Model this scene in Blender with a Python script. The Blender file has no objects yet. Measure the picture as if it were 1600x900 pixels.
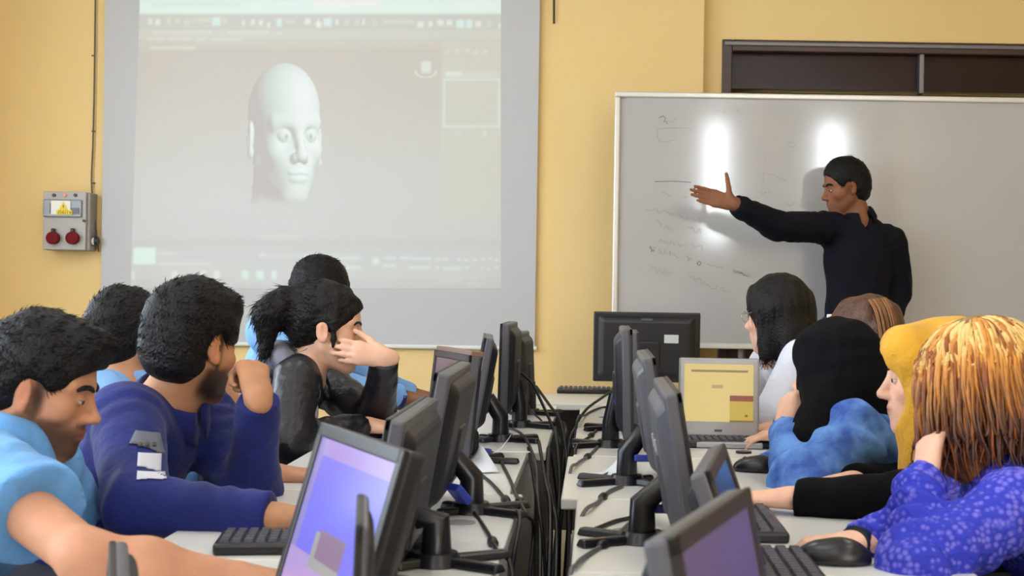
import bpy, bmesh, math, random, colorsys
import numpy as np
from mathutils import Vector, Matrix
random.seed(7); np.random.seed(7)
SC = bpy.context.scene; COL = SC.collection
PI = math.pi
# ------------------------------------------------------------------ camera
F = 2200.0; CAMZ = 1.17; PPX = 930.0; PPY = 450.0; ROLL = math.radians(0.9)
CR, SR = math.cos(ROLL), math.sin(ROLL)
cam = bpy.data.cameras.new('camera'); camo = bpy.data.objects.new('camera', cam); COL.objects.link(camo)
cam.sensor_width = 36; cam.lens = F/1600*36; cam.shift_x = -(PPX-800)/1600; cam.clip_start = .05
M = Matrix(((CR, -SR, 0, 0), (0, 0, -1, 0), (SR, CR, 0, CAMZ), (0, 0, 0, 1)))
camo.matrix_world = M
cam.dof.use_dof = True; cam.dof.focus_distance = 4.2; cam.dof.aperture_fstop = 9.0
SC.camera = camo
SC.view_settings.view_transform = 'Standard'; SC.view_settings.look = 'None'
SC.view_settings.gamma = 1; SC.view_settings.use_curve_mapping = False
SC.view_settings.exposure = 0.22
def P(px, py, Y):
    """the point of the room at depth Y that lies at a photo position"""
    u, v = px-PPX, PPY-py
    return Vector(((u*CR - v*SR)/F*Y, Y, CAMZ + (u*SR + v*CR)/F*Y))
# ------------------------------------------------------------------ world and lights
W = bpy.data.worlds.new('world'); SC.world = W; W.use_nodes = True
W.node_tree.nodes['Background'].inputs[0].default_value = (.75, .85, 1, 1)
W.node_tree.nodes['Background'].inputs[1].default_value = 1.0
def area(name, loc, rot, sx, sy, power, col):
    l = bpy.data.lights.new(name, 'AREA'); l.shape = 'RECTANGLE'; l.size = sx; l.size_y = sy; l.energy = power; l.color = col
    o = bpy.data.objects.new(name, l); o.location = loc; o.rotation_euler = rot; COL.objects.link(o); return o
LAMPS = [(x, y) for y in (-2.0, .0, 2.0, 4.0) for x in (-2.3, -.5, 1.4)]
LAMP_STRENGTH = 7.2
WIN_STRENGTH = 32.0
SIDE_STRENGTH = 7.5
# ------------------------------------------------------------------ helpers
def srgb(r, g, b):
    f = lambda c: (c/255/12.92 if c/255 <= .04045 else ((c/255+.055)/1.055)**2.4)
    return (f(r), f(g), f(b), 1)
class NT:
    def __init__(s, name):
        s.m = bpy.data.materials.new(name); s.m.use_nodes = True; s.t = s.m.node_tree
        s.b = s.t.nodes['Principled BSDF']
    def n(s, typ, **kw):
        nd = s.t.nodes.new(typ)
        for k, v in kw.items():
            if k.startswith('_'): setattr(nd, k[1:], v)
            else:
                nd.inputs[k.replace('__', ' ')].default_value = v
        return nd
    def l(s, a, ao, b, bi): s.t.links.new(a.outputs[ao], b.inputs[bi])
    def coord(s, scale=(1, 1, 1), src='Object'):
        tc = s.n('ShaderNodeTexCoord'); mp = s.n('ShaderNodeMapping', Scale=scale); s.l(tc, src, mp, 'Vector'); return mp
def mat(name, col, rough=.6, metal=0, var=0.0, vscale=8, bump=0.0, bscale=60, spec=.5, emit=None, es=0, sheen=0, stretch=(1, 1, 1), col2=None, attr=False, coat=0):
    """plain procedural material: colour with a noise variation, and a fine noise relief"""
    k = NT(name); b = k.b
    b.inputs['Base Color'].default_value = col; b.inputs['Roughness'].default_value = rough; b.inputs['Metallic'].default_value = metal
    b.inputs['Specular IOR Level'].default_value = spec; b.inputs['Sheen Weight'].default_value = sheen; b.inputs['Coat Weight'].default_value = coat
    if emit: b.inputs['Emission Color'].default_value = emit; b.inputs['Emission Strength'].default_value = es
    src = None
    if attr:
        a = k.n('ShaderNodeVertexColor', _layer_name='Col'); src = (a, 'Color')
    if var or col2:
        mp = k.coord(stretch); nz = k.n('ShaderNodeTexNoise', Scale=vscale, Detail=4.0); k.l(mp, 'Vector', nz, 'Vector')
        r = k.n('ShaderNodeValToRGB'); k.l(nz, 'Fac', r, 'Fac')
        c2 = col2 or tuple(min(1, c*(1+var)) for c in col[:3])+(1,)
        c1 = col if col2 else tuple(c*(1-var) for c in col[:3])+(1,)
        r.color_ramp.elements[0].position = .38; r.color_ramp.elements[1].position = .62
        if attr:
            r.color_ramp.elements[0].color = (1-var,)*3+(1,); r.color_ramp.elements[1].color = (1+var,)*3+(1,)
            mx = k.n('ShaderNodeMix', _data_type='RGBA', _blend_type='MULTIPLY'); mx.inputs[0].default_value = 1
            k.t.links.new(src[0].outputs[0], mx.inputs[6]); k.t.links.new(r.outputs[0], mx.inputs[7]); k.t.links.new(mx.outputs[2], b.inputs['Base Color'])
        else:
            r.color_ramp.elements[0].color = c1; r.color_ramp.elements[1].color = c2
            k.l(r, 'Color', b, 'Base Color')
    elif attr: k.l(src[0], src[1], b, 'Base Color')
    if bump:
        mp = k.coord(stretch); nz = k.n('ShaderNodeTexNoise', Scale=bscale, Detail=3.0); k.l(mp, 'Vector', nz, 'Vector')
        bp = k.n('ShaderNodeBump', Strength=bump, Distance=.01); k.l(nz, 'Fac', bp, 'Height'); k.l(bp, 'Normal', b, 'Normal')
    return k.m
def link(name, me, m=None, parent=None, smooth=True):
    o = bpy.data.objects.new(name, me); COL.objects.link(o)
    if m is not None:
        for mm in (m if isinstance(m, (list, tuple)) else [m]): me.materials.append(mm)
    if parent: o.parent = parent; o.matrix_parent_inverse = parent.matrix_world.inverted() if False else Matrix.Translation(-parent.location) if not any(parent.rotation_euler) else (Matrix.LocRotScale(parent.location, parent.rotation_euler, None)).inverted()
    if smooth: me.shade_smooth()
    return o
def raw_mesh(name, V, Q, m, parent=None, col=None, smooth=True, mi=None):
    """numpy vertices and quads (or triangles) to a mesh object"""
    V = np.asarray(V, np.float32); Q = np.asarray(Q, np.int32); k = Q.shape[1]
    me = bpy.data.meshes.new(name)
    me.vertices.add(len(V)); me.vertices.foreach_set('co', V.ravel())
    me.loops.add(Q.size); me.loops.foreach_set('vertex_index', Q.ravel())
    me.polygons.add(len(Q)); me.polygons.foreach_set('loop_start', np.arange(len(Q), dtype=np.int32)*k)
    if mi is not None: me.polygons.foreach_set('material_index', np.asarray(mi, np.int32))
    me.update(calc_edges=True); me.validate()
    if col is not None:
        c = np.ones((len(V), 4), np.float32); c[:, :3] = col
        a = me.color_attributes.new('Col', 'FLOAT_COLOR', 'POINT'); a.data.foreach_set('color', c.ravel())
    return link(name, me, m, parent, smooth)
class MB:
    """collects boxes, tubes and lathes in one bmesh"""
    def __init__(s): s.bm = bmesh.new()
    def box(s, c, size, R=None, bev=0, seg=2, top=None):
        r = bmesh.ops.create_cube(s.bm, size=1); vs = r['verts']
        for v in vs:
            if top and v.co.z > 0: v.co.x *= top[0]; v.co.y *= top[1]
            v.co = Vector((v.co.x*size[0], v.co.y*size[1], v.co.z*size[2]))
        if bev:
            es = list({e for v in vs for e in v.link_edges})
            q = bmesh.ops.bevel(s.bm, geom=es, offset=bev, segments=seg, affect='EDGES', profile=.5)
            vs = list({v for f in q['faces'] for v in f.verts} | {v for v in vs if v.is_valid})
        for v in vs:
            co = v.co
            if R is not None: co = R @ co
            v.co = co + Vector(c)
        return s
    def tube(s, pts, r, n=8, caps=True, flat=None):
        pts = [Vector(p) for p in pts]; rs = r if isinstance(r, (list, tuple)) else [r]*len(pts)
        prev = None; rings = []
        for i, p in enumerate(pts):
            t = (pts[min(i+1, len(pts)-1)] - pts[max(i-1, 0)])
            if t.length < 1e-9: t = Vector((0, 0, 1))
            t.normalize()
            if prev is None: a = t.orthogonal().normalized()
            else:
                a = prev - t*prev.dot(t)
                a = a.normalized() if a.length > 1e-6 else t.orthogonal().normalized()
            prev = a; b = t.cross(a)
            rings.append([s.bm.verts.new(p + (a*math.cos(2*PI*j/n) + b*math.sin(2*PI*j/n))*rs[i]) for j in range(n)])
        for i in range(len(rings)-1):
            for j in range(n):
                s.bm.faces.new((rings[i][j], rings[i][(j+1) % n], rings[i+1][(j+1) % n], rings[i+1][j]))
        if caps:
            s.bm.faces.new(rings[0][::-1]); s.bm.faces.new(rings[-1])
        return s
    def cyl(s, c, r, h, axis='z', n=24, r2=None):
        d = {'x': Vector((1, 0, 0)), 'y': Vector((0, 1, 0)), 'z': Vector((0, 0, 1))}[axis] if isinstance(axis, str) else Vector(axis).normalized()
        c = Vector(c); return s.tube([c-d*h/2, c+d*h/2], [r, r if r2 is None else r2], n)
    def sphere(s, c, r, R=None, u=20, v=12):
        q = bmesh.ops.create_uvsphere(s.bm, u_segments=u, v_segments=v, radius=1)
        rr = r if isinstance(r, (tuple, list)) else (r, r, r)
        for w in q['verts']:
            co = Vector((w.co.x*rr[0], w.co.y*rr[1], w.co.z*rr[2]))
            if R is not None: co = R @ co
            w.co = co + Vector(c)
        return s
    def prism(s, poly, depth, mtx):
        """extrude a flat outline (x,y) by depth along z, then place it with mtx"""
        a = [s.bm.verts.new(mtx @ Vector((x, y, 0))) for x, y in poly]; b = [s.bm.verts.new(mtx @ Vector((x, y, depth))) for x, y in poly]
        n = len(poly); s.bm.faces.new(a[::-1]); s.bm.faces.new(b)
        for i in range(n): s.bm.faces.new((a[i], a[(i+1) % n], b[(i+1) % n], b[i]))
        return s
    def build(s, name, m, parent=None, smooth=False, label=None):
        bmesh.ops.recalc_face_normals(s.bm, faces=s.bm.faces)
        me = bpy.data.meshes.new(name); s.bm.to_mesh(me); s.bm.free()
        o = link(name, me, m, parent, smooth)
        if smooth:
            me.set_sharp_from_angle(angle=math.radians(40))
        if label: o['label'] = label
        return o
def thing(name, label, cat, loc=(0, 0, 0), rz=0, group=None):
    o = bpy.data.objects.new(name, None); COL.objects.link(o); o.location = loc; o.rotation_euler = (0, 0, rz); o.empty_display_size = .1
    o['label'] = label; o['category'] = cat
    if group: o['group'] = group
    return o
def tag(o, label, cat, group=None):
    o['label'] = label; o['category'] = cat
    if group: o['group'] = group
    return o
def struct(o): o['kind'] = 'structure'; return o
def stuff(o): o['kind'] = 'stuff'; return o
def spline(pts, n=10):
    """Catmull-Rom through the points"""
    pts = [Vector(p) for p in pts]; q = [pts[0]*2-pts[1]] + pts + [pts[-1]*2-pts[-2]]; out = []
    for i in range(1, len(q)-2):
        for k in range(n):
            t = k/n; a, b, c, d = q[i-1:i+3]
            out.append(.5*((2*b) + (c-a)*t + (2*a-5*b+4*c-d)*t*t + (3*b-a-3*c+d)*t**3))
    return out + [pts[-1]]
# ------------------------------------------------------------------ room
def wall_mat(name, c1, c2):
    k = NT(name); mp = k.coord(); n1 = k.n('ShaderNodeTexNoise', Scale=.9, Detail=5.0); k.l(mp, 'Vector', n1, 'Vector')
    r = k.n('ShaderNodeValToRGB'); r.color_ramp.elements[0].position = .3; r.color_ramp.elements[1].position = .7
    r.color_ramp.elements[0].color = c1; r.color_ramp.elements[1].color = c2; k.l(n1, 'Fac', r, 'Fac'); k.l(r, 'Color', k.b, 'Base Color')
    n2 = k.n('ShaderNodeTexNoise', Scale=90.0, Detail=4.0); k.l(mp, 'Vector', n2, 'Vector')
    bp = k.n('ShaderNodeBump', Strength=.12, Distance=.01); k.l(n2, 'Fac', bp, 'Height'); k.l(bp, 'Normal', k.b, 'Normal')
    k.b.inputs['Roughness'].default_value = .62; return k.m
M_WALL = wall_mat('yellow_plaster', srgb(236, 203, 138), srgb(241, 210, 148))
M_CEIL = mat('white_ceiling', srgb(236, 233, 226), .9, var=.02)
k = NT('floor_tile'); mp = k.coord(); br = k.n('ShaderNodeTexBrick', Scale=1.0); br.offset = 0
br.inputs['Color1'].default_value = srgb(150, 146, 140); br.inputs['Color2'].default_value = srgb(140, 137, 132); br.inputs['Mortar'].default_value = srgb(90, 88, 85)
br.inputs['Mortar Size'].default_value = .006; br.inputs['Brick Width'].default_value = .4; br.inputs['Row Height'].default_value = .4
k.l(mp, 'Vector', br, 'Vector'); k.l(br, 'Color', k.b, 'Base Color'); k.b.inputs['Roughness'].default_value = .35; M_FLOOR = k.m
XL, XR, YB, YF, ZC = -3.2, 3.6, -4.2, 7.0, 3.4
def slab(name, lo, hi, m): return struct(MB().box([(a+b)/2 for a, b in zip(lo, hi)], [b-a for a, b in zip(lo, hi)]).build(name, m))
slab('floor', (XL, YB, -.1), (XR, YF, 0), M_FLOOR)
slab('ceiling', (XL, YB, ZC), (XR, YF, ZC+.1), M_CEIL)
SWIN = [(-3.4, -1.6), (-.9, .9), (1.6, 3.4), (4.1, 5.6)]; sw0, sw1 = .95, 2.55  # unseen window openings, added to bring cool daylight in from this side
w = MB(); ys_ = [YB]+[q for p in SWIN for q in p]+[YF]
for i in range(len(ys_)-1):
    a, b = ys_[i], ys_[i+1]
    if i % 2: w.box((XL-.1, (a+b)/2, sw0/2), (.2, b-a, sw0)); w.box((XL-.1, (a+b)/2, (sw1+ZC)/2), (.2, b-a, ZC-sw1))
    else: w.box((XL-.1, (a+b)/2, ZC/2), (.2, b-a, ZC))
struct(w.build('wall_left', M_WALL))
slab('wall_right', (XR, YB, 0), (XR+.15, YF, ZC), M_WALL)
# front wall with the dark timber glazing let into it, and a shallow pilaster between screen and glazing
YS = YF; YP = 6.94; XP0, XS = P(866, 200, YP).x, P(1099, 100, YP).x
wx0, wx1 = P(1128, 100, YS).x, 3.3; wz1 = P(1128, 62, YS).z; wz0 = .35
w = MB()
for lo, hi in (((XL, YS, 0), (wx0, YS+.2, ZC)), ((wx0, YS, wz1), (wx1, YS+.2, ZC)), ((wx0, YS, 0), (wx1, YS+.2, wz0)), ((wx1, YS, 0), (XR, YS+.2, ZC)), ((wx0, YS+.17, wz0), (wx1, YS+.2, wz1))):
    w.box([(a+b)/2 for a, b in zip(lo, hi)], [b-a for a, b in zip(lo, hi)])
struct(w.build('wall_front', M_WALL))
slab('wall_pilaster', (XP0, YP, 0), (XS, YF, ZC), M_WALL)
# back wall with two tall windows (they are what the whiteboard mirrors)
WIN = [(1.29, 1.63), (2.68, 3.08)]; bz0, bz1 = 1.72, 3.28
w = MB(); xs = [XL, WIN[0][0], WIN[0][1], WIN[1][0], WIN[1][1], XR]
for i in range(5):
    a, b = xs[i], xs[i+1]
    if i in (1, 3):
        w.box(((a+b)/2, YB-.1, bz0/2), (b-a, .2, bz0)); w.box(((a+b)/2, YB-.1, (bz1+ZC)/2), (b-a, .2, ZC-bz1))
    else: w.box(((a+b)/2, YB-.1, ZC/2), (b-a, .2, ZC))
struct(w.build('wall_back', M_WALL))
M_WFR = mat('window_paint', srgb(235, 235, 232), .4)
M_SKYPANE = mat('daylit_pane', srgb(240, 245, 250), .2, emit=(.86, .94, 1, 1), es=WIN_STRENGTH)
M_ADDEDPANE = mat('added_daylight_pane', srgb(240, 245, 250), .2, emit=(.72, .86, 1, 1), es=SIDE_STRENGTH)  # glow for the panes of the added side windows
for i, (a, b) in enumerate(SWIN):
    f = MB(); x = XL-.06; zc = (sw0+sw1)/2
    for yy in (a+.025, (a+b)/2, b-.025): f.box((x, yy, zc), (.06, .05, sw1-sw0))
    for zz in (sw0+.025, sw1-.025): f.box((x, (a+b)/2, zz), (.055, b-a-.1, .05))
    fo = struct(f.build('window_%d' % (i+4), M_WFR))
    MB().box((x-.01, (a+b)/2, zc), (.006, b-a-.06, sw1-sw0-.06)).build('pane', M_ADDEDPANE, fo)
for i, (a, b) in enumerate(WIN):
    f = MB()
    for c, s in ((((a+.02), YB-.06, (bz0+bz1)/2), (.04, .06, bz1-bz0)), (((b-.02), YB-.06, (bz0+bz1)/2), (.04, .06, bz1-bz0)),
                 (((a+b)/2, YB-.06, bz0+.02), (b-a-.08, .06, .04)), (((a+b)/2, YB-.06, bz1-.02), (b-a-.08, .06, .04))):
        f.box(c, s)
    fo = struct(f.build('window_%d' % (i+2), M_WFR))
    MB().box(((a+b)/2, YB-.07, (bz0+bz1)/2), (b-a-.08, .006, bz1-bz0-.08)).build('pane', M_SKYPANE, fo)
# ceiling lamps
M_LAMP = mat('fluorescent_diffuser', (1, 1, 1, 1), .5, emit=(1, .97, .92, 1), es=LAMP_STRENGTH)
M_LAMPF = mat('lamp_tray', srgb(225, 225, 222), .4)
for i, (x, y) in enumerate(LAMPS):
    t = thing('ceiling_lamp', 'lamp', 'lamp', (x, y, ZC), 0, 'fluorescent ceiling lamps')
    t['label'] = 'fluorescent ceiling lamp above the view, %s, %s row from the whiteboard' % (('window-side one', 'middle one', 'far-side one')[i % 3], ('fourth', 'third', 'second', 'first')[i//3])
    MB().box((x, y, ZC-.03), (.34, 1.3, .06), bev=.008).build('tray', M_LAMPF, t)
    MB().box((x, y, ZC-.068), (.28, 1.22, .016), bev=.006).build('diffuser', M_LAMP, t)
# dark timber glazing behind the whiteboard
M_DWOOD = mat('dark_wood', srgb(58, 30, 24), .35, var=.25, vscale=6, stretch=(1, 1, 8), spec=.5)
M_DGLASS = mat('dark_glass', srgb(44, 20, 16), .22, spec=.22, var=.1, vscale=2)
M_ALU = mat('grey_metal', srgb(120, 116, 120), .4, metal=.6)
M_BWOOD = mat('reddish_wood', srgb(98, 62, 52), .5, var=.2, vscale=5, stretch=(1, 8, 8))
f = MB(); yw = YS+.03
f.box((wx0+.025, yw, (wz0+wz1)/2), (.05, .1, wz1-wz0), bev=.006); f.box((wx1-.025, yw, (wz0+wz1)/2), (.05, .1, wz1-wz0), bev=.006)
f.box(((wx0+wx1)/2, yw, wz1-.03), (wx1-wx0-.1, .1, .06), bev=.006); f.box(((wx0+wx1)/2, yw, wz0+.03), (wx1-wx0-.1, .1, .06), bev=.006)
zr = P(1200, 143, YS).z
f.box(((wx0+wx1)/2, yw+.005, zr-.03), (wx1-wx0-.1, .08, .05), bev=.006)
win = struct(f.build('window_1', M_DWOOD))
MB().box(((wx0+wx1)/2, yw-.045, wz1-.022), (wx1-wx0-.02, .03, .02), bev=.004).build('top_bead', M_ALU, win)
mx_ = P(1440, 100, YS).x
for x in (mx_, mx_+.95): MB().box((x, yw-.01, (zr+wz1)/2-.02), (.024, .06, wz1-zr-.04), bev=.004).build('mullion', M_ALU, win)
for x in (P(1117, 550, YS).x+.04, mx_-.2, mx_+.7): MB().box((x, yw, (zr+wz0)/2), (.05, .07, zr-wz0-.1), bev=.004).build('post', M_DWOOD, win)
for a, b in ((wx0+.05, mx_-.012), (mx_+.012, mx_+.938), (mx_+.962, wx1-.05)):
    MB().box(((a+b)/2, yw+.02, (zr+wz1)/2-.02), (b-a, .006, wz1-zr-.08)).build('pane', M_DGLASS, win)
    MB().box(((a+b)/2, yw+.025, (zr+wz0)/2), (b-a, .02, zr-wz0-.11)).build('lower_panel', M_BWOOD, win)
# skirting along the front
M_SKIRT = mat('skirting', srgb(120, 100, 80), .5)
struct(MB().box(((XL+XP0)/2, YF-.008, .05), (XP0-XL, .016, .1)).build('baseboard_front', M_SKIRT))
# ------------------------------------------------------------------ projector screen with the projected picture
M_SCREEN = mat('screen_cloth', srgb(196, 196, 199), .85)
M_CASE = mat('white_enamel', srgb(228, 228, 226), .35)
ys = 6.975
sx0, sx1 = P(160, 300, ys).x, P(839, 300, ys).x; sz0 = P(600, 541, ys).z; sz1 = 2.95
t = thing('projection_screen', 'wide white pull-down projection screen showing a modelled head, on the yellow wall', 'screen', ((sx0+sx1)/2, ys, sz0))
MB().box(((sx0+sx1)/2, ys, (sz0+sz1)/2), (sx1-sx0, .004, sz1-sz0)).build('screen_cloth', M_SCREEN, t)
MB().tube([(sx0-.01, ys, sz0), (sx1+.01, ys, sz0)], .011, 12).build('bottom_bar', M_CASE, t, True)
MB().box(((sx0+sx1)/2, ys-.03, sz1+.04), (sx1-sx0+.12, .1, .1), bev=.02).build('roller_case', M_CASE, t)
for x in (sx0-.045, sx1+.045): MB().box((x, ys-.034, sz1+.04), (.03, .11, .11), bev=.01).build('end_cap', M_ALU, t)
SCREEN = t
# ------------------------------------------------------------------ whiteboard
yb = 6.55
bx0, bx1 = P(963, 300, yb).x, 3.35; z1 = P(1100, 150, yb).z; z0 = P(1100, 540, yb).z
k = NT('whiteboard_enamel'); mp = k.coord(); nz = k.n('ShaderNodeTexNoise', Scale=2.2, Detail=6.0); k.l(mp, 'Vector', nz, 'Vector')
r = k.n('ShaderNodeValToRGB'); r.color_ramp.elements[0].color = srgb(176, 175, 176); r.color_ramp.elements[1].color = srgb(184, 183, 183); k.l(nz, 'Fac', r, 'Fac'); k.l(r, 'Color', k.b, 'Base Color')
k.b.inputs['Roughness'].default_value = .085; k.b.inputs['Specular IOR Level'].default_value = .5
M_WB = k.m
t = thing('whiteboard', 'large framed whiteboard with faint handwriting behind the teacher', 'whiteboard', ((bx0+bx1)/2, yb, z0))
MB().box(((bx0+bx1)/2, yb, (z0+z1)/2), (bx1-bx0, .02, z1-z0)).build('board', M_WB, t)
fr = MB(); fw = .026
fr.box(((bx0+bx1)/2, yb-.006, z1), (bx1-bx0+fw, .036, fw), bev=.006); fr.box(((bx0+bx1)/2, yb-.006, z0), (bx1-bx0+fw, .036, fw), bev=.006)
fr.box((bx0, yb-.006, (z0+z1)/2), (fw, .036, z1-z0-fw), bev=.006); fr.box((bx1, yb-.006, (z0+z1)/2), (fw, .036, z1-z0-fw), bev=.006)
fr.build('frame', mat('board_frame', srgb(216, 212, 205), .25, metal=.2), t)
for x in (bx0+.6, bx1-.5):
    MB().tube([(x, yb+.05, 0.02), (x, yb+.05, z1-.1)], .018, 10).build('leg', M_ALU, t, True)
    MB().box((x, yb+.05, .02), (.05, .6, .04), bev=.01).build('foot', M_ALU, t)
M_INK = mat('faded_marker', srgb(150, 149, 152), .6); M_INK2 = mat('marker', srgb(112, 112, 118), .6)
BOARD = t
def ink(pts, w=.0028, m=None, name='handwriting'):
    """flat ribbon of marker on the board through photo positions"""
    V = [P(x, y, yb-.0112) for x, y in pts]; bm = bmesh.new(); L = []
    for i, p in enumerate(V):
        d = V[min(i+1, len(V)-1)]-V[max(i-1, 0)]; nrm = Vector((-d.z, 0, d.x)); nrm = nrm.normalized()*w/2 if nrm.length else Vector((w, 0, 0))
        L.append((bm.verts.new(p+nrm), bm.verts.new(p-nrm)))
    for a, b in zip(L, L[1:]): bm.faces.new((a[0], a[1], b[1], b[0]))
    me = bpy.data.meshes.new(name); bm.to_mesh(me); bm.free(); return link(name, me, m or M_INK, BOARD, False)
rw = random.Random(3)
def scrawl(x0, y0, x1, y1, amp, m=None, w=.003):
    n = max(6, int(abs(x1-x0)/2.2)); pts = []; ph = 0
    for i in range(n+1):
        u = i/n
        if rw.random() < .12 and len(pts) > 3:
            ink(pts, w, m); pts = []; continue
        pts.append((x0+(x1-x0)*u + rw.uniform(-1.6, 1.6), y0+(y1-y0)*u + amp*rw.uniform(-1, 1)))
    if len(pts) > 2: ink(pts, w, m)
ink([(1030, 184), (1036, 181), (1040, 185), (1037, 191), (1041, 189), (1043, 194)], .004, M_INK2)
ink([(1027, 202), (1027, 214), (1031, 221), (1041, 222), (1053, 218)]); ink([(1028, 201), (1052, 200), (1076, 200), (1080, 204)])
ink([(1023, 284), (1050, 283), (1080, 285)], .004, M_INK2)
ink([(1192, 288), (1193, 270), (1210, 274), (1229, 283)]); ink([(1231, 224), (1240, 222), (1244, 227), (1238, 230), (1230, 228)])
ink([(1194, 246), (1197, 252)]); ink([(969, 154), (979, 153)], .003, M_INK2); ink([(1089, 412), (1092, 408), (1096, 411), (1093, 415), (1089, 412)], .004, M_INK2)
for a in ((1034, 302, 1054, 306, 4), (1068, 306, 1072, 308, 3), (1008, 325, 1075, 340, 4), (1024, 348, 1052, 360, 5), (1076, 357, 1098, 362, 5), (1028, 375, 1068, 384, 4), (1080, 383, 1100, 388, 5),
          (1016, 388, 1060, 400, 5), (1072, 402, 1080, 408, 6), (1018, 418, 1050, 428, 6), (1078, 434, 1136, 456, 5), (1148, 424, 1176, 432, 4), (1104, 412, 1130, 418, 2), (1228, 322, 1256, 312, 3), (1190, 303, 1206, 300, 2), (1130, 176, 1140, 174, 3), (1152, 172, 1154, 174, 2), (1092, 340, 1096, 350, 3), (1044, 186, 1058, 192, 4)):
    scrawl(*a)
scrawl(1016, 388, 1024, 394, 4, M_INK2, .004); scrawl(1148, 424, 1170, 432, 3, M_INK2, .003)
# wall power box with two red sockets
M_BOX = mat('box_plastic', srgb(176, 172, 166), .45); M_RED = mat('socket_red', srgb(112, 10, 20), .65, spec=.2); M_SMK = mat('smoked_lid', srgb(120, 122, 128), .15)
M_BLACK = mat('black_plastic', srgb(28, 27, 30), .4); M_YEL = mat('warning_yellow', srgb(240, 205, 40), .5); M_PAPER = mat('paper_white', srgb(240, 238, 230), .7)
M_ORG = mat('pilot_lamp', srgb(235, 130, 60), .3); M_BLUEP = mat('blue_plastic', srgb(52, 66, 170), .35)
yx = 6.9
def bxp(px0, py0, px1, py1, y0, y1, mm, name, par, bev=.0, m2=None):
    a, b = P(px0, py0, yx), P(px1, py1, yx)
    return MB().box(((a.x+b.x)/2, (y0+y1)/2, (a.z+b.z)/2), (abs(b.x-a.x), y1-y0, abs(b.z-a.z)), bev=bev).build(name, mm, par)
c = P(105, 345, yx)
t = thing('power_socket_box', 'grey wall power box with two red sockets and a yellow warning sticker', 'socket box', (c.x, 7.0, c.z))
bxp(72, 300, 140, 392, 6.9, 7.0, mat('box_side', srgb(150, 140, 132), .5), 'housing', t, .006)
bxp(70, 299, 135, 391, 6.885, 6.9, M_BOX, 'front_cover', t, .004)
lid = bxp(71, 312, 130, 340, 6.87, 6.885, M_SMK, 'breaker_lid', t, .004)
bxp(82, 318, 90, 334, 6.866, 6.871, M_BLACK, 'breaker', lid); bxp(114, 325, 127, 335, 6.866, 6.871, mat('breaker_grey', srgb(95, 100, 108), .4), 'breaker', lid)
st = bxp(84, 314, 114, 336, 6.864, 6.868, M_PAPER, 'warning_sticker', lid)
a, b2, c2 = P(91, 329, 6.863), P(107, 329, 6.863), P(99, 315, 6.863)
def flat_poly(name, pts, m, par, th=.0012):
    mb = MB(); bm = mb.bm; f0 = [bm.verts.new(p) for p in pts]; f1 = [bm.verts.new(Vector(p)+Vector((0, -th, 0))) for p in pts]; n = len(pts)
    bm.faces.new(f0); bm.faces.new(f1)
    for i in range(n): bm.faces.new((f0[i], f0[(i+1) % n], f1[(i+1) % n], f1[i]))
    return mb.build(name, m, par)
flat_poly('warning_triangle', [a, b2, c2], M_YEL, lid); flat_poly('warning_band', [P(88, 328.5, 6.863), P(113, 328.5, 6.863), P(113, 335.5, 6.863), P(88, 335.5, 6.863)], M_YEL, lid)
flat_poly('warning_bolt', [P(98.4, 320, 6.8615), P(99.6, 320, 6.8615), P(99.4, 325, 6.8615), P(98.6, 325, 6.8615)], M_BLACK, lid)
for i, g in enumerate(('Z', 'И', 'U', 'I', 'W')):
    x = 90 + i*4.6; G = {'Z': [(0, 0), (3, 0), (0, 4), (3, 4)], 'И': [(0, 0), (0, 4), (3, 0), (3, 4)], 'U': [(0, 0), (0, 4), (3, 4), (3, 0)], 'I': [(1.5, 0), (1.5, 4)], 'W': [(0, 0), (1, 4), (1.6, 1.5), (2.3, 4), (3.3, 0)]}[g]
    MB().tube([P(x+u, 330+v, 6.8615) for u, v in G], .0013, 4).build('letter', M_BLACK, lid)
for px, mm in ((84.5, M_BLACK), (101.5, M_ORG), (118, M_BLACK)): MB().cyl(P(px, 305, 6.883), .0085, .012, 'y', 14).build('pilot_light', mm, t, True)
for px in (83, 113.5):
    s = MB().cyl(P(px, 372, 6.872), .031, .03, 'y', 20).build('socket', M_RED, t, True)
    MB().cyl(P(px, 371, 6.853), .026, .012, 'y', 20).build('cap', M_RED, s, True)
    MB().box(P(px, 360, 6.868), (.016, .024, .02), bev=.004).build('hinge', M_BLACK, s)
MB().cyl(P(131.5, 345, 6.88), .007, .012, 'y', 12).build('lock', M_BLACK, t, True)
pb = thing('wall_plug', 'blue and white mains plug in the side of the wall power box', 'plug', P(146, 377, 6.95))
MB().box(P(142, 377, 6.94), (.02, .04, .05), bev=.005).build('collar', M_BLUEP, pb); MB().tube([P(144, 377, 6.94), P(149, 378, 6.94)], [.02, .016], 12).build('plug_body', M_PAPER, pb, True)
MB().tube([P(149, 377, 6.94), P(153.5, 377, 6.94)], [.024, .022], 12).build('rim', M_BLACK, pb, True)
M_CAB = mat('cable_brown', srgb(96, 84, 78), .6)
tag(MB().tube(spline([P(149.5, -60, 6.985), P(148.5, 40, 6.985), P(147, 150, 6.985), P(145, 230, 6.985), P(143, 285, 6.985), P(147, 330, 6.98), P(152, 375, 6.965), P(154, 393, 6.98)]), .0042, 6).build('wall_cable', M_CAB, None, True), 'thin cable running down the yellow wall beside the screen to the power box', 'cable')
tag(MB().tube([P(865.5, -50, 6.93), P(865.5, 37, 6.93)], .006, 6).build('hanging_cord', M_BLACK, None, True), 'short black cord hanging down the wall past the screen edge', 'cord')
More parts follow.
